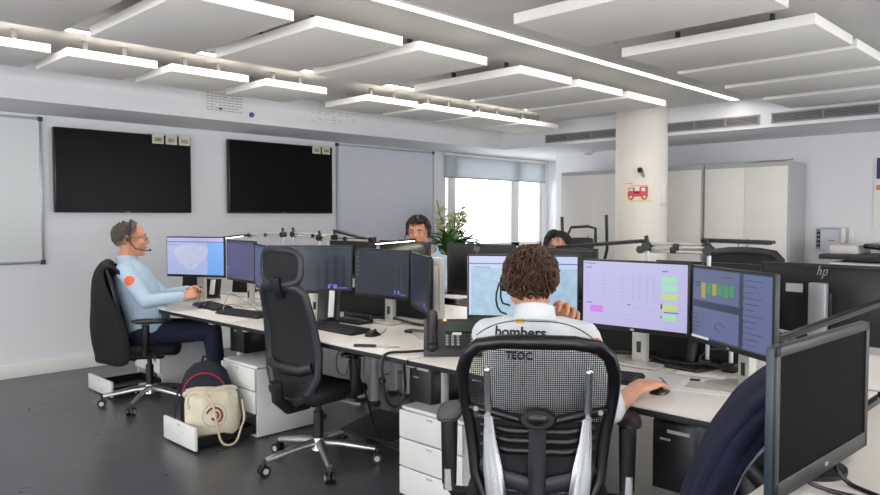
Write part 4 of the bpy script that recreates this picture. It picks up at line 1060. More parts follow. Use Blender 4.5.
lamp('black-armed desk lamp passing across the labelled monitor back', (3.09, 1.27), (2.99, 1.0, .93), tuple(a_), tuple(b_), .94, False)
# ================================================================== PEOPLE
def basis(fdir, pitch=0, roll=0):
    f = V((math.cos(fdir), math.sin(fdir), 0)); l = V((-f.y, f.x, 0)); u = V((0, 0, 1))
    f2 = f*math.cos(pitch)+u*math.sin(pitch); u2 = u*math.cos(pitch)-f*math.sin(pitch)
    l3 = l*math.cos(roll)+u2*math.sin(roll); u3 = u2*math.cos(roll)-l*math.sin(roll)
    return f2, l3, u3
def frame4(c, f, l, u): return Matrix(((f.x, l.x, u.x, c.x), (f.y, l.y, u.y, c.y), (f.z, l.z, u.z, c.z), (0, 0, 0, 1)))

def head_shape(mb, T, m):
    P_ = lambda x, y, z: T @ V((x, y, z))
    mb.sph((-.012, 0, .032), (.098, .076, .084), m, T, 24, 16)
    mb.sph((.032, 0, -.03), (.060, .058, .088), m, T, 20, 14)
    mb.sph((.066, 0, -.096), (.022, .026, .019), m, T)
    for s in (-1, 1):
        mb.bone(P_(-.005, s*.056, -.052), P_(.062, s*.016, -.1), .017, .015, m)
        mb.sph((.062, s*.036, -.02), (.024, .022, .022), m, T)
        mb.sph((-.008, s*.078, -.008), (.020, .008, .031), m, T); mb.sph((-.016, s*.082, .006), (.012, .008, .02), m, T)
        mb.sph((.104, s*.012, -.026), (.011, .008, .008), m, T)
    mb.bone(P_(.088, 0, .018), P_(.108, 0, -.020), .009, .012, m)
    mb.bone(P_(.078, -.036, .03), P_(.078, .036, .03), .012, .012, m)
    mb.bone(P_(.088, -.018, -.05), P_(.088, .018, -.05), .0075, .0075, m)
    mb.bone(P_(.086, -.016, -.062), P_(.086, .016, -.062), .008, .008, m)

def hand_shape(mb, wr, T, m, curl=.5, side=1, sc=1.0, spread=.05):
    """T columns: x along fingers, y towards the thumb, z out of the back of the hand"""
    P_ = lambda x, y, z: wr+T @ (V((x, y*1, z))*sc)
    kn = [(.088, .036), (.094, .012), (.09, -.012), (.082, -.035)]
    for (x, y) in kn: mb.bone(P_(0, y*.55, 0), P_(x, y, .004), .016*sc, .0125*sc, m, flat=.9)
    mb.sph((0, 0, 0), (.05*sc, .036*sc, .016*sc), m, Matrix.Translation(P_(.05, 0, 0)) @ T.to_4x4())
    for i, ((x, y), L) in enumerate(zip(kn, (.072, .08, .074, .058))):
        p = V((x, y, .004)); a = -curl*.5-.08*i*curl; sp = (1.5-i)*spread
        for k, fr in enumerate((.45, .32, .25)):
            d = V((math.cos(a)*math.cos(sp), math.sin(sp), math.sin(a))); q = p+d*L*fr
            mb.bone(P_(*p), P_(*q), (.0092-.0008*k)*sc, (.0086-.001*k)*sc, m, 10)
            p = q; a -= curl*(.75 if k == 0 else .55)
    for a, b_, r0, r1 in (((.015, .03, -.006), (.05, .053, -.014), .0135, .0115), ((.05, .053, -.014), (.078, .058, -.026), .0112, .010), ((.078, .058, -.026), (.1, .052, -.034), .010, .0085)):
        mb.bone(P_(*a), P_(*b_), r0*sc, r1*sc, m, 10)

def torso(mb, secs, m, n=28):
    """secs: (centre, left axis, front axis, half width, half depth, squareness)"""
    rings = []
    for c, l, f, a, b_, e in secs:
        rings.append([V(c)+l*(a*math.copysign(abs(math.cos(q))**e, math.cos(q)))+f*(b_*math.copysign(abs(math.sin(q))**e, math.sin(q))) for q in [2*PI*j/n for j in range(n)]])
    mb.loft(rings, m)

def hair_mesh(T, region, m, R0=(.106, .086, .094), seed=1, noise_amp=.012, locks=260, lock_len=(.03, .06), fall=.6, center=(-.012, 0, .034), lr=.0055, wild=.35):
    rnd = random.Random(seed); mb = MB(); n, k = 40, 26; rings = []
    for i in range(k+1):
        th = -PI/2+PI*(i+.05)/(k+.1); ring = []
        for j in range(n):
            a = 2*PI*j/n; d = V((math.cos(th)*math.cos(a), math.cos(th)*math.sin(a), math.sin(th)))
            w_ = region(d)
            s = .86+(.14+noise_amp*8*abs(noise.noise(d*5+V((seed, 0, 0)))))*w_
            ring.append(T @ V((center[0]+d.x*R0[0]*s, center[1]+d.y*R0[1]*s, center[2]+d.z*R0[2]*s)))
        rings.append(ring)
    mb.loft(rings, m)
    cnt = 0; swirl = V((-.25, .1, 1)).normalized()
    while cnt < locks:
        d = V((rnd.gauss(0, 1), rnd.gauss(0, 1), rnd.gauss(.25, 1))).normalized()
        if region(d) < .6: continue
        cnt += 1
        p = V((center[0]+d.x*R0[0], center[1]+d.y*R0[1], center[2]+d.z*R0[2]))*1.0
        flow = (d*d.dot(swirl)-swirl).normalized()
        flow = (flow+V((0, 0, -fall))*.4+V((rnd.gauss(0, wild), rnd.gauss(0, wild), rnd.gauss(0, wild*.6)))).normalized()
        flow = (flow-d*flow.dot(d)*.9).normalized()
        L = rnd.uniform(*lock_len); pts = []
        for q in range(5):
            u = q/4; x = p+flow*L*u+d*(.010*math.sin(u*PI)*rnd.uniform(.5, 1.6)+.003)-d*(L*L*u*u*3.0)+V((0, 0, -fall*.02*u*u))
            pts.append(T @ x)
        mb.tube(pts, [lr*.6, lr*1.1, lr, lr*.7, lr*.15], m, 6, flat=.5, up=T.to_3x3() @ d)
    return mb

def short_back(d):   # ordinary short haircut: crown, sides above the ears, nape
    front = -.05 if d.z > .35 else 0
    if d.z > .55: return 1 if d.x < .80 else 0
    if d.z > -.05: return 1 if d.x < .42-.35*(.55-d.z) else 0
    if d.z > -.62: return 1 if d.x < -.18-.3*(-.05-d.z) else 0
    return 0

def nape_hair(d): return 1 if (d.x < -.45 and d.z > -.8) else short_back(d)

def face_bits(T, person, glasses=False, brow='darkhair', origin=None):
    o = V(origin); e = MB()
    L = Matrix.Translation(-o) @ T
    for s in (-1, 1):
        e.sph((.0775, s*.032, .006), (.011, .012, .0075), 'eye', L, 12, 8)
        e.sph((.0875, s*.032, .006), (.0045, .0065, .0065), 'iris', L, 10, 6)
    e.build('eyes', person)
    b_ = MB()
    for s in (-1, 1): b_.tube([L @ V((.088, s*.014, .028)), L @ V((.09, s*.032, .034)), L @ V((.078, s*.052, .03))], [.003, .0045, .002], brow, 6)
    b_.build('eyebrows', person)
    l_ = MB(); l_.tube([L @ V((.084, -.024, -.057)), L @ V((.0955, 0, -.055)), L @ V((.084, .024, -.057))], [.002, .005, .002], 'lips', 6); l_.build('lips', person)
    if glasses:
        g = MB()
        for s in (-1, 1):
            g.tube([L @ V((.101-.004*abs(math.sin(a))-.25*(abs(.033+.0+.022*math.cos(a))-.03)**2, s*(.033+.023*math.cos(a)), .004+.017*math.sin(a))) for a in [2*PI*j/18 for j in range(18)]], .0013, 'dgrey', 6, closed=True)
            g.tube([L @ V((.098, s*.056, .008)), L @ V((.06, s*.078, .012)), L @ V((-.015, s*.086, .014))], .0016, 'dgrey', 6)
        g.tube([L @ V((.104, -.01, .008)), L @ V((.108, 0, .011)), L @ V((.104, .01, .008))], .0014, 'dgrey', 6)
        g.build('glasses', person)
def headset_mesh(T, person, origin, side=1, band_over=True, mic=True, cup=.028, yo=0, sides=(-1, 1), extra=()):
    L = Matrix.Translation(-V(origin)) @ T; h = MB()
    if band_over: h.tube([L @ V((-.012+.012*math.sin(a), .098*math.cos(a), .02+.112*math.sin(a))) for a in [PI*j/18 for j in range(19)]], .005, 'black', 8, flat=1.6)
    for s in sides: h.cyl(L @ V((-.016, s*(.084+yo), .0)), L @ V((-.016, s*(.104+yo), .0)), cup, 'black', r1=cup*.85, n=18)
    if mic: h.tube([L @ V((-.01, side*(.104+yo), -.01)), L @ V((.03, side*(.108+yo), -.06)), L @ V((.09, side*.06, -.075)), L @ V((.115, side*.03, -.072))], .004, 'black', 6); h.sph((.118, side*.024, -.072), (.009, .008, .008), 'black', L, 10, 6)
    for q in extra: h.tube([L @ V(k) for k in q], .0035, 'black', 8)
    h.build('headset', person)

def collar(mb, c, f, l, r, m, h=.03, tilt=.02):
    rings = []
    for rr, z in ((r+.022, -.022), (r+.012, -.01), (r+.006, .002), (r+.002, h), (r-.004, h+.003), (r-.006, h-.01), (r-.004, -.01)):
        rings.append([V(c)+l*(rr*math.cos(q))+f*(rr*1.08*math.sin(q)+.0)+V((0, 0, z-tilt*math.sin(q))) for q in [2*PI*j/28 for j in range(28)]])
    mb.loft(rings, m, caps=False)

def person(label, hip, chest, headc, fb, fh, hp, arms, legs, skin, shirt, sleeves, hair, vox=.008, hands=True, shw=.19, hcfg={}, extra=None, roll=0, hscale=1.0, pants='navy', neckc=None, tw=1.0, hsc=1.0, slr=1.0):
    f, l, u = basis(fb); hf, hl, hu = basis(fh, hp, roll)
    hip, chest, headc = V(hip), V(chest), V(headc); o = (hip.x, hip.y, 0)
    t = thing('person', label, 'person', o)
    T = frame4(headc, hf, hl, hu) @ Matrix.Scale(hscale, 4)
    sp = (chest-hip).normalized(); back = (f-sp*f.dot(sp)).normalized()
    SH = {s: chest+l*s*shw-V((0, 0, .02)) for s in (-1, 1)}
    nb = chest+V((0, 0, .055))-f*.01 if neckc is None else V(neckc)
    b = MB(); head_shape(b, T, skin)
    b.bone(nb-V((0, 0, .04)), headc-hf*.022-hu*.04, .062, .054, skin)
    for (k, a, d) in ((0, .15, .1), (.4, .13, .09), (.8, .15, .1), (1, .13, .07)):
        b.sph(tuple(hip.lerp(chest, k)), (d, a, .12), skin, None) if False else None
    torso(b, [(hip, l, back, .14, .095, 1), (hip.lerp(chest, .45), l, back, .125, .085, 1), (hip.lerp(chest, .8), l, back, .145, .095, 1), (chest, l, back, .13, .07, 1), (nb, l, back, .05, .05, 1)], skin)
    for s, (el, wr, hd) in arms.items():
        el, wr = V(el), V(wr)
        b.bone(chest+l*s*.1-V((0, 0, .02)), SH[s], .055, .055, skin); b.bone(SH[s], el, .048, .037, skin); b.bone(el, wr, .038, .026, skin)
        if hd is not None:
            x, zb, curl = hd; x = V(x).normalized(); zb = V(zb); zb = (zb-x*zb.dot(x)).normalized(); y = zb.cross(x)
            if (s == -1): pass
            else: y = -y
            # right hand, palm down, fingers ahead: thumb to the left = z x x ; left hand mirrored
            Tm = Matrix(((x.x, y.x, zb.x), (x.y, y.y, zb.y), (x.z, y.z, zb.z)))
            hand_shape(b, wr, Tm, skin, curl, sc=hsc)
    if legs:
        for s, (kn, an) in legs.items():
            kn, an = V(kn), V(an); h0 = hip+l*s*.09-V((0, 0, .01))
            b.bone(h0, kn, .078, .052, skin); b.bone(kn, an, .052, .038, skin); b.bone(an, an+f*.14-V((0, 0, .04)), .036, .03, skin)
    body = remesh(b, 'body', vox, t, o, [skin], 4)
    # shirt
    c = MB(); wn = .085; r0_ = len(c.v)
    torso(c, [(hip-sp*.07, l, back, .172, .118, .9), (hip, l, back, .178, .128, .9), (hip.lerp(chest, .35), l, back, .165, .122, .88), (hip.lerp(chest, .7), l, back, .185, .128, .85), (hip.lerp(chest, .92), l, back, .19, .112, .85), (chest+V((0, 0, .012)), l, back, .15, .085, .9), (nb-V((0, 0, .004)), l, back, .075, .07, 1)] if tw == 1 else [(hip-sp*.03, l, back, .17, .12, .9), (hip+back*.02, l, back, .19, .155, .9), (hip.lerp(chest, .35)+back*.025, l, back, .18, .15, .88), (hip.lerp(chest, .7)+back*.01, l, back, .19, .14, .85), (hip.lerp(chest, .92), l, back, .19, .118, .85), (chest+V((0, 0, .012)), l, back, .15, .085, .9), (nb-V((0, 0, .004)), l, back, .075, .07, 1)], shirt)
    for s, (el, wr, hd) in arms.items():
        el, wr = V(el), V(wr)
        c.bone(chest+l*s*.08-V((0, 0, .005)), SH[s], .066*slr, .063*slr, shirt)
        if sleeves == 'short': e2 = SH[s].lerp(el, .95); c.bone(SH[s], e2, .066*slr, .062*slr, shirt)
        else: c.bone(SH[s], el, .064, .052, shirt); c.bone(el, el.lerp(wr, .97), .052, .036, shirt)
    so = remesh(c, 'shirt', vox, t, o, [shirt], 5)
    k = MB(); collar(k, nb-V(o)+V((0, 0, .0)), back, l, .066, shirt); k.build('collar', so)
    if legs:
        c = MB(); c.bone(hip+l*.08-V((0, 0, .01)), hip-l*.08-V((0, 0, .01)), .12, .12, pants)
        for s, (kn, an) in legs.items():
            kn, an = V(kn), V(an); h0 = hip+l*s*.09-V((0, 0, .01))
            c.bone(h0, kn, .095, .072, pants); c.bone(kn, an+V((0, 0, .02)), .072, .055, pants)
            sh_ = MB(); a2 = an-V(o); sh_.bone(a2-f*.03-V((0, 0, .035)), a2+f*.15-V((0, 0, .045)), .045, .038, 'shoe', flat=.9); 
            sh_.v = [V((q.x, q.y, max(q.z, .004))) for q in sh_.v]; sh_.build('shoe', t)
        remesh(c, 'trousers', max(vox, .01), t, o, [pants], 5)
    h = hair_mesh(Matrix.Translation(-V(o)) @ T, *hair[:2], **hcfg); h.build('hair', t)
    return dict(root=t, T=T, o=V(o), f=f, l=l, shirt=so, SH=SH, back=back, nb=nb, chest=chest)

def wrap(so, root_o, pts_fn, m, name, off=.002, mb=None, direction=None):
    pass

# ---- man in white, seen from behind
fA = R(30); f, l, u = basis(fA)
hipA = (2.03, 1.515, .53); chA = (2.035, 1.53, 1.0)
A = person('man in a white shirt with tousled brown hair, back turned, hand on a mouse',
    hipA, chA, (2.087, 1.59, 1.158), R(33), R(34), -.04,
    {-1: ((2.08, 1.255, .755), (2.345, 1.305, .778), (V((1, -.03, .02)), (0, .05, 1), .34)),
     1: ((2.22, 1.74, .80), (2.25, 1.60, .985), (V((-.12, -.6, .7)), (.6, .6, .3), 1.2))},
    {-1: ((2.43, 1.62, .54), (2.52, 1.68, .09)), 1: ((2.36, 1.80, .54), (2.46, 1.88, .09))},
    'skin', 'shirtwhite', 'short', (nape_hair, 'brownhair'), .0046, shw=.166, hsc=1.1, slr=.92,
    hcfg=dict(seed=4, locks=620, lock_len=(.03, .055), R0=(.104, .084, .092), noise_amp=.014, lr=.0056, fall=.2, wild=.75))
headset_mesh(A['T'], A['root'], A['o'], 1, yo=.004, cup=.03, sides=(1,), band_over=False, mic=False, extra=[[(-.016, .1, .02), (-.018, .114, -.005), (-.018, .122, -.035), (-.014, .124, -.06), (-.005, .12, -.085), (.01, .11, -.105), (.03, .09, -.115)], [(-.005, .1, .01), (.0, .108, -.02), (.012, .11, -.05), (.03, .104, -.075), (.06, .08, -.085)]])
face_bits(A['T'], A['root'], origin=A['o'], brow='brownhair')
def bvh_of(o):
    me = o.data; return BVHTree.FromPolygons([v.co for v in me.vertices], [tuple(p.vertices) for p in me.polygons])
def on_back(P, verts_uv, c0, ax_u, ax_v, ray, off=.003):
    """lay flat lettering onto the cloth"""
    bt = bvh_of(P['shirt']); out = []
    for (u_, v_) in verts_uv:
        p = c0+ax_u*u_+ax_v*v_-P['o']
        h = bt.ray_cast(p-ray*.5, ray)
        out.append((h[0]-ray*off) if h[0] is not None else p)
    return out
rgt = -A['l']; rayA = (A['f']*.98+V((0, 0, -.1))).normalized()
ctr = A['chest']
def stamp(P, body, size, u0, v0, m, bold=.0008, sub=1):
    vs, fs = text_geo(body, size, bold=bold)
    pts = on_back(P, [(q.x+u0, q.y+v0) for q in vs], ctr, rgt, V((0, 0, 1)), rayA)
    return pts, fs
mbt = MB(); pts, fs = stamp(A, 'bombers', .05, -.045, -.004, 'piping', .0012); mbt.add(pts, fs, 'ink', False)
pts, fs = stamp(A, 'TEOC', .035, -.045, -.082, 'piping', .001); mbt.add(pts, fs, 'ink', False)
mbt.build('shirt_lettering', A['shirt'])
pp_ = on_back(A, [(-.2+.4*i/24, .036-.055*(abs(i/12-1))**3) for i in range(25)], ctr, rgt, V((0, 0, 1)), rayA, .001)
MB().tube(pp_, .0022, 'piping', 6).build('back_piping', A['shirt'])
q = MB(); g = [(-.062+.03*i/4, (.026+.022*j/4)) for j in range(5) for i in range(5)]
q.add(on_back(A, g, ctr, rgt, V((0, 0, 1)), rayA, .002), [[j*5+i, j*5+i+1, j*5+i+6, j*5+i+5] for j in range(4) for i in range(4)], 'yellow'); q.build('neck_emblem', A['shirt'])
def badge(P, s, wr_z, m, rad=.034, ang=0):
    bt = bvh_of(P['shirt']); el = V(ARMS[P['root'].name][0]); S0 = P['SH'][s]
    c = S0.lerp(el, wr_z); ax = (el-S0).normalized(); outw = (P['l']*s); outw = (outw-ax*outw.dot(ax)).normalized()
    outw = (Matrix.Rotation(ang, 3, ax) @ outw); tn = ax.cross(outw); vs = []; K = 5
    for r_ in [rad*i/K for i in range(K+1)]:
        for j in range(20):
            a = 2*PI*j/20; p = c+ax*(r_*math.cos(a))+tn*(r_*math.sin(a))-P['o']
            h = bt.ray_cast(p+outw*.3, -outw); vs.append((h[0]+outw*.003) if h[0] is not None else p)
    fs = [[i*20+j, i*20+(j+1) % 20, (i+1)*20+(j+1) % 20, (i+1)*20+j] for i in range(K) for j in range(20)]
    b_ = MB().add(vs, fs, m)
    return b_
ARMS = {A['root'].name: ((2.08, 1.255, .755),)}
bd = badge(A, -1, .24, 'orange', .036, R(55)); bd.build('sleeve_badge', A['shirt'])

def receding(d):
    if d.z > .55: return 1 if d.x < .35+.15*abs(d.y) else 0
    return short_back(d)
# ---- man in light blue, in profile
B = person('man in a light blue shirt with glasses and greying hair, seated in profile',
    (2.285, 5.305, .55), (2.19, 5.395, 1.03), (2.205, 5.38, 1.235), R(-32), R(-24), -.02,
    {-1: ((2.17, 5.05, .80), (2.38, 4.94, .83), (V((.9, -.15, .12)), (.1, -.6, .9), .9)),
     1: ((2.42, 5.32, .80), (2.48, 5.05, .86), (V((.45, -.8, .1)), (.5, .2, .9), .8))},
    {-1: ((2.63, 4.98, .55), (2.67, 4.96, .09)), 1: ((2.70, 5.13, .55), (2.76, 5.1, .09))},
    'skin2', 'shirtblue', 'long', (receding, 'greyhair'), .0068, shw=.185, hcfg=dict(seed=9, locks=200, lock_len=(.02, .035), noise_amp=.003, R0=(.1, .078, .083), lr=.004), hscale=1.1, tw=1.1)
face_bits(B['T'], B['root'], True, 'greyhair', B['o']); headset_mesh(B['T'], B['root'], B['o'], -1, cup=.019)
ARMS[B['root'].name] = ((2.17, 5.05, .80),)
bd = badge(B, -1, .38, 'orange', .036, R(0)); bd.build('sleeve_badge', B['shirt'])
# ---- boy with headset across the row
Bo = person('boy with short brown hair and headset, face just over the monitor backs',
    (4.25, 4.42, .52), (4.17, 4.22, 1.04), (4.06, 4.24, 1.275), R(205), R(212), -.12,
    {-1: ((4.0, 4.42, .82), (3.78, 4.3, .78), (V((-1, -.2, 0)), (0, 0, 1), .5)), 1: ((4.12, 3.98, .84), (3.85, 4.0, .78), (V((-1, .1, 0)), (0, 0, 1), .5))},
    None, 'skin2', 'shirtblue', 'long', (short_back, 'darkhair'), .009, shw=.17, hcfg=dict(seed=3, locks=220, lock_len=(.025, .05), R0=(.108, .085, .097), noise_amp=.01), hscale=1.0)
face_bits(Bo['T'], Bo['root'], origin=Bo['o']); headset_mesh(Bo['T'], Bo['root'], Bo['o'], -1)
# ---- woman, only the top of her head shows
def long_hair(d):
    if d.z > .45: return 1 if (d.x < .55 or d.z > .9) else 0
    return 1 if d.x < .38 else 0
Wm = person('woman with dark parted hair, only her forehead showing over the monitor tops',
    (4.58, 3.18, .5), (4.52, 3.16, .96), (4.46, 3.15, 1.165), R(205), R(214), -.1,
    {-1: ((4.3, 3.4, .8), (4.02, 3.3, .78), (V((-1, -.1, 0)), (0, 0, 1), .5)), 1: ((4.4, 2.95, .8), (4.05, 2.98, .78), (V((-1, .1, 0)), (0, 0, 1), .5))},
    None, 'skin', 'navy', 'long', (long_hair, 'blackhair'), .01, shw=.165, hcfg=dict(seed=5, locks=240, lock_len=(.05, .1), R0=(.108, .088, .097), noise_amp=.004, fall=1.2))
face_bits(Wm['T'], Wm['root'], origin=Wm['o'])

# ================================================================== CLOTH AND BAGS
def drape(name, rows, m, th, label, cat, amp=.012, freq=9, seed=0, origin=(0, 0, 0), sub=2):
    """rows of points -> smooth thick cloth"""
    n = len(rows[0]); mb = MB()
    mb.add([V(p)-V(origin) for r in rows for p in r], [[i*n+j, i*n+j+1, (i+1)*n+j+1, (i+1)*n+j] for i in range(len(rows)-1) for j in range(n-1)], m)
    o = mb.build(name, None, auto=False); o.location = origin
    s = o.modifiers.new('s', 'SUBSURF'); s.levels = s.render_levels = sub
    dg = bpy.context.evaluated_depsgraph_get(); dg.update(); me = bpy.data.meshes.new_from_object(o.evaluated_get(dg)); o.modifiers.clear(); o.data = me
    for v in me.vertices:
        d = noise.noise(V((v.co.x*freq+seed, v.co.y*freq, v.co.z*freq*.45))); v.co += v.normal*(d*amp)
    s = o.modifiers.new('t', 'SOLIDIFY'); s.thickness = th; s.offset = 0
    dg.update(); me2 = bpy.data.meshes.new_from_object(o.evaluated_get(dg)); o.modifiers.clear(); o.data = me2
    for p in me2.polygons: p.use_smooth = True
    tag(o, label, cat); return o
# navy jacket over the back of the chair by the slanted monitor
rows = []
spec = [  # (outer px,py,D) ... (inner px,py,D): outer edge, two folds, hem
    [(786, 356, 2.12), (796, 368, 2.02), (805, 382, 1.96), (812, 398, 1.95), (815, 415, 1.98)],
    [(763, 368, 2.12), (772, 380, 2.00), (782, 396, 1.93), (790, 414, 1.92), (793, 432, 1.97)],
    [(742, 385, 2.12), (752, 398, 1.98), (762, 412, 1.91), (768, 428, 1.92), (771, 441, 1.97)],
    [(724, 406, 2.11), (734, 418, 1.97), (745, 432, 1.90), (752, 445, 1.92), (756, 455, 1.98)],
    [(708, 432, 2.10), (718, 442, 1.96), (729, 453, 1.89), (738, 464, 1.92), (743, 472, 1.98)],
    [(695, 460, 2.09), (705, 468, 1.95), (716, 478, 1.89), (726, 487, 1.92), (732, 494, 1.98)],
    [(683, 492, 2.08), (693, 500, 1.95), (704, 508, 1.89), (714, 516, 1.92), (721, 522, 1.98)],
    [(676, 522, 2.08), (686, 530, 1.96), (697, 538, 1.92), (707, 545, 1.94), (715, 550, 1.98)],
]
rows = []
for ri, r in enumerate(spec):
    q = []
    for i in range(17):
        u = i/16*4; k = min(3, int(u)); w_ = u-k; a = [r[k][j]*(1-w_)+r[k+1][j]*w_ for j in range(3)]
        q.append(at(a[0], a[1], D=a[2]+.016*math.sin(i*1.75+.35*ri)*(1 if 0 < i < 15 else .3)))
    rows.append(q)
jk = drape('jacket', rows, 'jacketnavy', .016, 'navy blue jacket draped over the chair back beside the slanted dark monitor', 'jacket', .008, 12, 2, tuple(rows[3][8]))
st = MB(); hem = [r[-1] for r in rows]; o_ = V(rows[3][8])
st.tube([p-o_-FW*.012-RT*.004 for p in hem], .0035, 'stitch', 6); st.tube([p-o_-FW*.014-RT*.016-UP*.004 for p in hem[1:5]], .002, 'stitch', 6); st.build('hem_stitching', jk)
# black jacket over the chair of the man in light blue
rows = []
cB = V((2.29, 5.295, 0)); fB = V((math.cos(R(-28)), math.sin(R(-28)), 0)); lB = V((-fB.y, fB.x, 0))
for (x, z, w_) in ((-.235, 1.0, .20), (-.262, 1.085, .2), (-.33, 1.075, .21), (-.37, .96, .25), (-.38, .80, .27), (-.385, .64, .275), (-.38, .50, .27), (-.37, .36, .25)):
    rows.append([cB+fB*(x+(.27 if z < .7 else .19 if z < .9 else .1 if z < 1.05 else .04)*abs(k/4)**3)+lB*(w_*k/4*1.04)+V((0, 0, z-.03*abs(k/4)**3)) for k in range(-4, 5)])
drape('jacket', rows, 'jacketblack', .018, 'black jacket hung over the chair back of the man in light blue', 'jacket', .018, 9, 5, (cB.x, cB.y, 0))

def smooth_path(P2, n=6):
    out = []
    for i in range(len(P2)-1):
        p0, p1, p2, p3 = P2[max(i-1, 0)], P2[i], P2[i+1], P2[min(i+2, len(P2)-1)]
        for q in range(n):
            u = q/n; out.append(.5*((2*p1)+(p2-p0)*u+(2*p0-5*p1+4*p2-p3)*u*u+(3*p1-p0-3*p2+p3)*u**3))
    return out+[P2[-1]]
# backpack in the open drawer
bpL = (2.2, 4.255, .045)
bp = thing('backpack', 'navy backpack with dark red piping standing in the open bottom drawer', 'backpack', bpL, R(55))
m_ = MB(); rings = []
for z, a, b_, dx in ((0, .10, .135, 0), (.03, .115, .15, 0), (.16, .115, .155, .0), (.28, .10, .15, .01), (.36, .075, .125, .02), (.41, .04, .075, .03), (.425, .008, .02, .035)):
    rings.append([V((dx+a*math.copysign(abs(math.cos(q))**.75, math.cos(q)), b_*math.copysign(abs(math.sin(q))**.75, math.sin(q)), z+.006*noise.noise(V((math.cos(q)*2, math.sin(q)*2, z*9))))) for q in [2*PI*j/30 for j in range(30)]])
m_.loft(rings, 'bagnavy'); m_.build('pack_body', bp)
m_ = MB(); rings = []
for z, a, b_ in ((.01, .03, .10), (.03, .045, .12), (.14, .05, .12), (.2, .035, .1), (.215, .01, .07)):
    rings.append([V((-.105+a*math.copysign(abs(math.cos(q))**.8, math.cos(q)), b_*math.copysign(abs(math.sin(q))**.8, math.sin(q)), z)) for q in [2*PI*j/24 for j in range(24)]])
m_.loft(rings, 'bagnavy'); m_.build('front_pocket', bp)
m_ = MB()
m_.tube([V((-.10+.035*abs(y/.13)**2+.05*max(0, z-.28)/.1, y, z)) for y, z in [(.13*math.cos(a), .23+.135*math.sin(a)) for a in [PI*j/16 for j in range(17)]]], .006, 'bagred', 6)
m_.tube([V((-.148+.02*abs(y/.1)**2, y, z)) for y, z in [(.1*math.cos(a), .13+.07*math.sin(a)) for a in [PI*j/16 for j in range(17)]]], .005, 'bagred', 6)
m_.build('red_piping', bp)
m_ = MB()
for s in (-1, 1): m_.tube([(.1, s*.07, .36), (.145, s*.08, .28), (.14, s*.09, .12), (.11, s*.1, .04)], .02, 'bagnavy', 8, flat=.3, up=(0, 1, 0))
m_.build('shoulder_straps', bp)
MB().tube([(.05, -.03, .41), (.05, -.02, .45), (.05, .02, .45), (.05, .03, .41)], .008, 'bagnavy', 8).build('grab_loop', bp)
MB().tube([(-.06, .15, .3), (-.09, .17, .18), (-.1, .175, .06)], .009, 'bagnavy', 8, flat=.4).build('side_strap', bp)
bp.scale = (1.0, 1.02, 1.02); tagp = MB().sph((-.135, .10, .255), (.02, .02, .02), 'paperg', None, 10, 6); tagp.build('grey_charm', bp)
# cream bag
tb = thing('drawstring_bag', 'cream cotton drawstring bag with a red circular print leaning on the backpack', 'bag', (2.155, 4.09, .055), R(62))
m_ = MB(); rings = []
for z, a, b_, dx in ((0, .05, .12, 0), (.02, .07, .14, 0), (.1, .075, .145, .0), (.18, .06, .14, .02), (.225, .045, .13, .035), (.245, .03, .12, .04), (.262, .038, .13, .04), (.268, .015, .09, .045)):
    rr = []
    for j in range(36):
        q = 2*PI*j/36; k = 1+.05*noise.noise(V((math.cos(q)*3, math.sin(q)*3, z*14)))+(.07*math.sin(9*q) if z > .2 else 0)
        rr.append(V((dx+a*k*math.copysign(abs(math.cos(q))**.8, math.cos(q)), b_*k*math.copysign(abs(math.sin(q))**.8, math.sin(q)), z+.012*noise.noise(V((math.cos(q)*2, math.sin(q)*2, z*6))))))
    rings.append(rr)
tb.scale = (1.05, 1.14, 1.08); m_.loft(rings, 'canvas'); bag = m_.build('bag_body', tb)
btb = bvh_of(bag)
def on_bag(y, z, off=.003):
    h = btb.ray_cast(V((-.4, y, z)), V((1, 0, 0))); return (h[0]+V((-off, 0, 0))) if h[0] is not None else V((-.08, y, z))
m_ = MB()
for r_, w_, a0, a1 in ((.062, .006, 0, 2*PI), (.040, .011, .3, 4.2), (.02, .012, 2, 5.5)):
    m_.tube([on_bag(-.01+r_*math.cos(a0+(a1-a0)*i/24), .125+r_*math.sin(a0+(a1-a0)*i/24), .001) for i in range(25)], w_*.5 if r_ < .05 else .002, 'maroon' if r_ < .05 else 'faint', 6)
m_.build('red_print', tb)
m_ = MB(); m_.tube(smooth_path([on_bag(.1, .245, .01), on_bag(.04, .235, .02), V((-.085, .0, .2)), V((-.11, -.02, .1)), V((-.125, -.04, .0)), V((-.12, -.075, -.034)), V((-.095, -.12, -.022)), V((-.06, -.15, .05)), V((-.045, -.165, .10)), V((-.0, -.155, .19))]), .006, 'rope', 8)
m_.tube(smooth_path([on_bag(.1, .245, .01), on_bag(.13, .21, .012), on_bag(.12, .17, .012)]), .006, 'rope', 8); m_.build('rope_cord', tb)
MB().sph((-.045, .115, .04), (.026, .04, .045), 'tote_red').build('red_cloth_tab', tb)

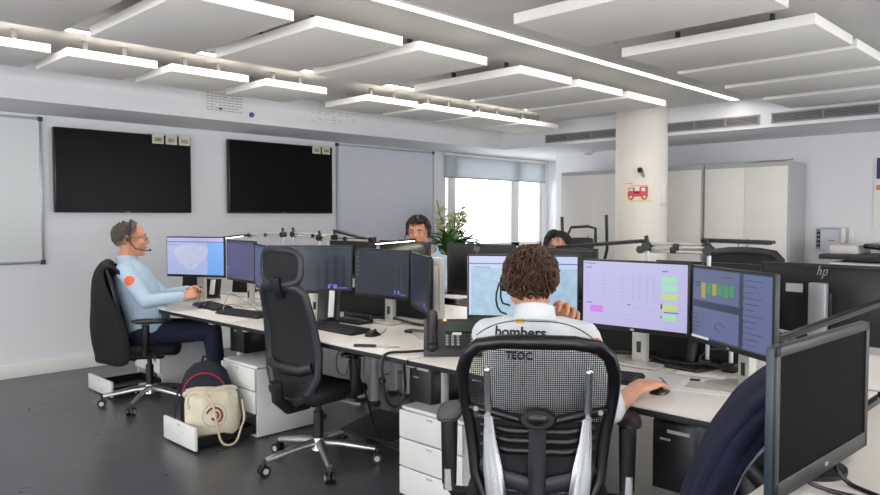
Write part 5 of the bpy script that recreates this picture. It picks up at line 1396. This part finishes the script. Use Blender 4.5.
# loose cables
def cable(lb, pts, r=.005, m='black', name='cable'):
    o = V(pts[0]); mb = MB(); P2 = [V(p) for p in pts]; out = []
    for i in range(len(P2)-1):   # Catmull-Rom
        p0, p1, p2, p3 = P2[max(i-1, 0)], P2[i], P2[i+1], P2[min(i+2, len(P2)-1)]
        for q in range(6):
            u = q/6; out.append(.5*((2*p1)+(p2-p0)*u+(2*p0-5*p1+4*p2-p3)*u*u+(3*p1-p0-3*p2+p3)*u**3))
    out.append(P2[-1]); mb.tube([p-o for p in out], r, m, 8)
    b_ = mb.build(name); b_.location = o; tag(b_, lb, 'cable'); return b_
cable('black cable sagging to the floor under the desk beyond the empty chair', [at(352, 352, X=2.36), at(358, 372, X=2.4), at(366, 395, X=2.55), (2.72, 3.15, .10), (2.85, 2.95, .012), (2.9, 2.80, .06), (2.72, 2.66, .3)])
cable('thin grey cable hooked at the desk edge by the empty chair', [at(345, 346, X=2.31), at(337, 356, X=2.30), at(338, 372, X=2.31), at(346, 374, X=2.32), at(349, 360, X=2.33)], .004, 'dgrey')
cable('black cable trailing on the white desk from the slanted dark monitor', [at(834, 462, D=1.85), at(838, 472, Z=ZD+.03), at(852, 485, Z=ZD+.006), at(880, 497, Z=ZD+.006)], .006)
cable('second black cable lower on the white desk from the slanted dark monitor', [at(806, 478, D=1.75), at(812, 484, Z=ZD+.02), at(835, 492, Z=ZD+.006), at(870, 500, Z=ZD+.006)], .006)
cable('white cable looping over the papers of the desk nearest the wall screens', [(2.52, 4.62, ZD+.006), (2.6, 4.66, .85), (2.68, 4.6, .80), (2.74, 4.5, ZD+.006), (2.8, 4.4, ZD+.006)], .004, 'grey')
for i, (y0, y1, lb) in enumerate([(1.1, 1.9, 'black cable bundle lying behind the lavender form monitor'), (2.75, 3.6, 'black cable bundle lying behind the dark monitors beyond the empty chair')]):
    cable(lb, [(3.04, y0, ZD+.009), (3.03, y0+.2, ZD+.03), (3.045, (y0+y1)/2, ZD+.012), (3.03, y1-.2, ZD+.03), (3.04, y1, ZD+.009)], .009)
cable('black cord looping from the desk phone down over the desk edge', [(2.50, 2.50, ZD+.012), (2.38, 2.56, ZD+.012), (2.29, 2.62, ZD+.004), (2.275, 2.63, .66), (2.29, 2.62, .52), (2.34, 2.60, .47), (2.38, 2.58, .55), (2.36, 2.56, .69), (2.38, 2.52, .70)], .007, name='phone_cord')
# ------------------------------------------------------------------ daylight
wd = bpy.data.worlds.new('daylight'); scn.world = wd; wd.use_nodes = True
bg = wd.node_tree.nodes['Background']; bg.inputs[0].default_value = (.95, .975, 1, 1); bg.inputs[1].default_value = 4.0
def portal(c, d, sx, sy):
    ld = bpy.data.lights.new('window_portal', 'AREA'); ld.shape = 'RECTANGLE'; ld.size = sx; ld.size_y = sy
    ld.cycles.is_portal = True
    o = bpy.data.objects.new('window_portal', ld); C.objects.link(o); o.location = c
    o.rotation_euler = V(d).to_track_quat('-Z', 'Y').to_euler()
portal(((WX0+WX1)/2, YW+.15, (WZ0+WZ1)/2), (0, -1, 0), WX1-WX0, WZ1-WZ0)
for a0, a1 in ((-3.2, -.2), (.2, 3.3), (3.7, 6.6)): portal((X0-.15, (a0+a1)/2, 1.25), (1, 0, 0), 2.1, a1-a0)
for a0, a1 in ((-2.9, .4), (.8, 4.4), (4.8, 8.2)): portal(((a0+a1)/2, Y0-.15, 1.25), (0, 1, 0), a1-a0, 2.1)
scn.view_settings.view_transform = 'Standard'; scn.view_settings.look = 'None'; scn.view_settings.gamma = 1
scn.view_settings.exposure = 0.42
scn.cycles.use_denoising = True; scn.cycles.max_bounces = 8; scn.cycles.sample_clamp_indirect = 6
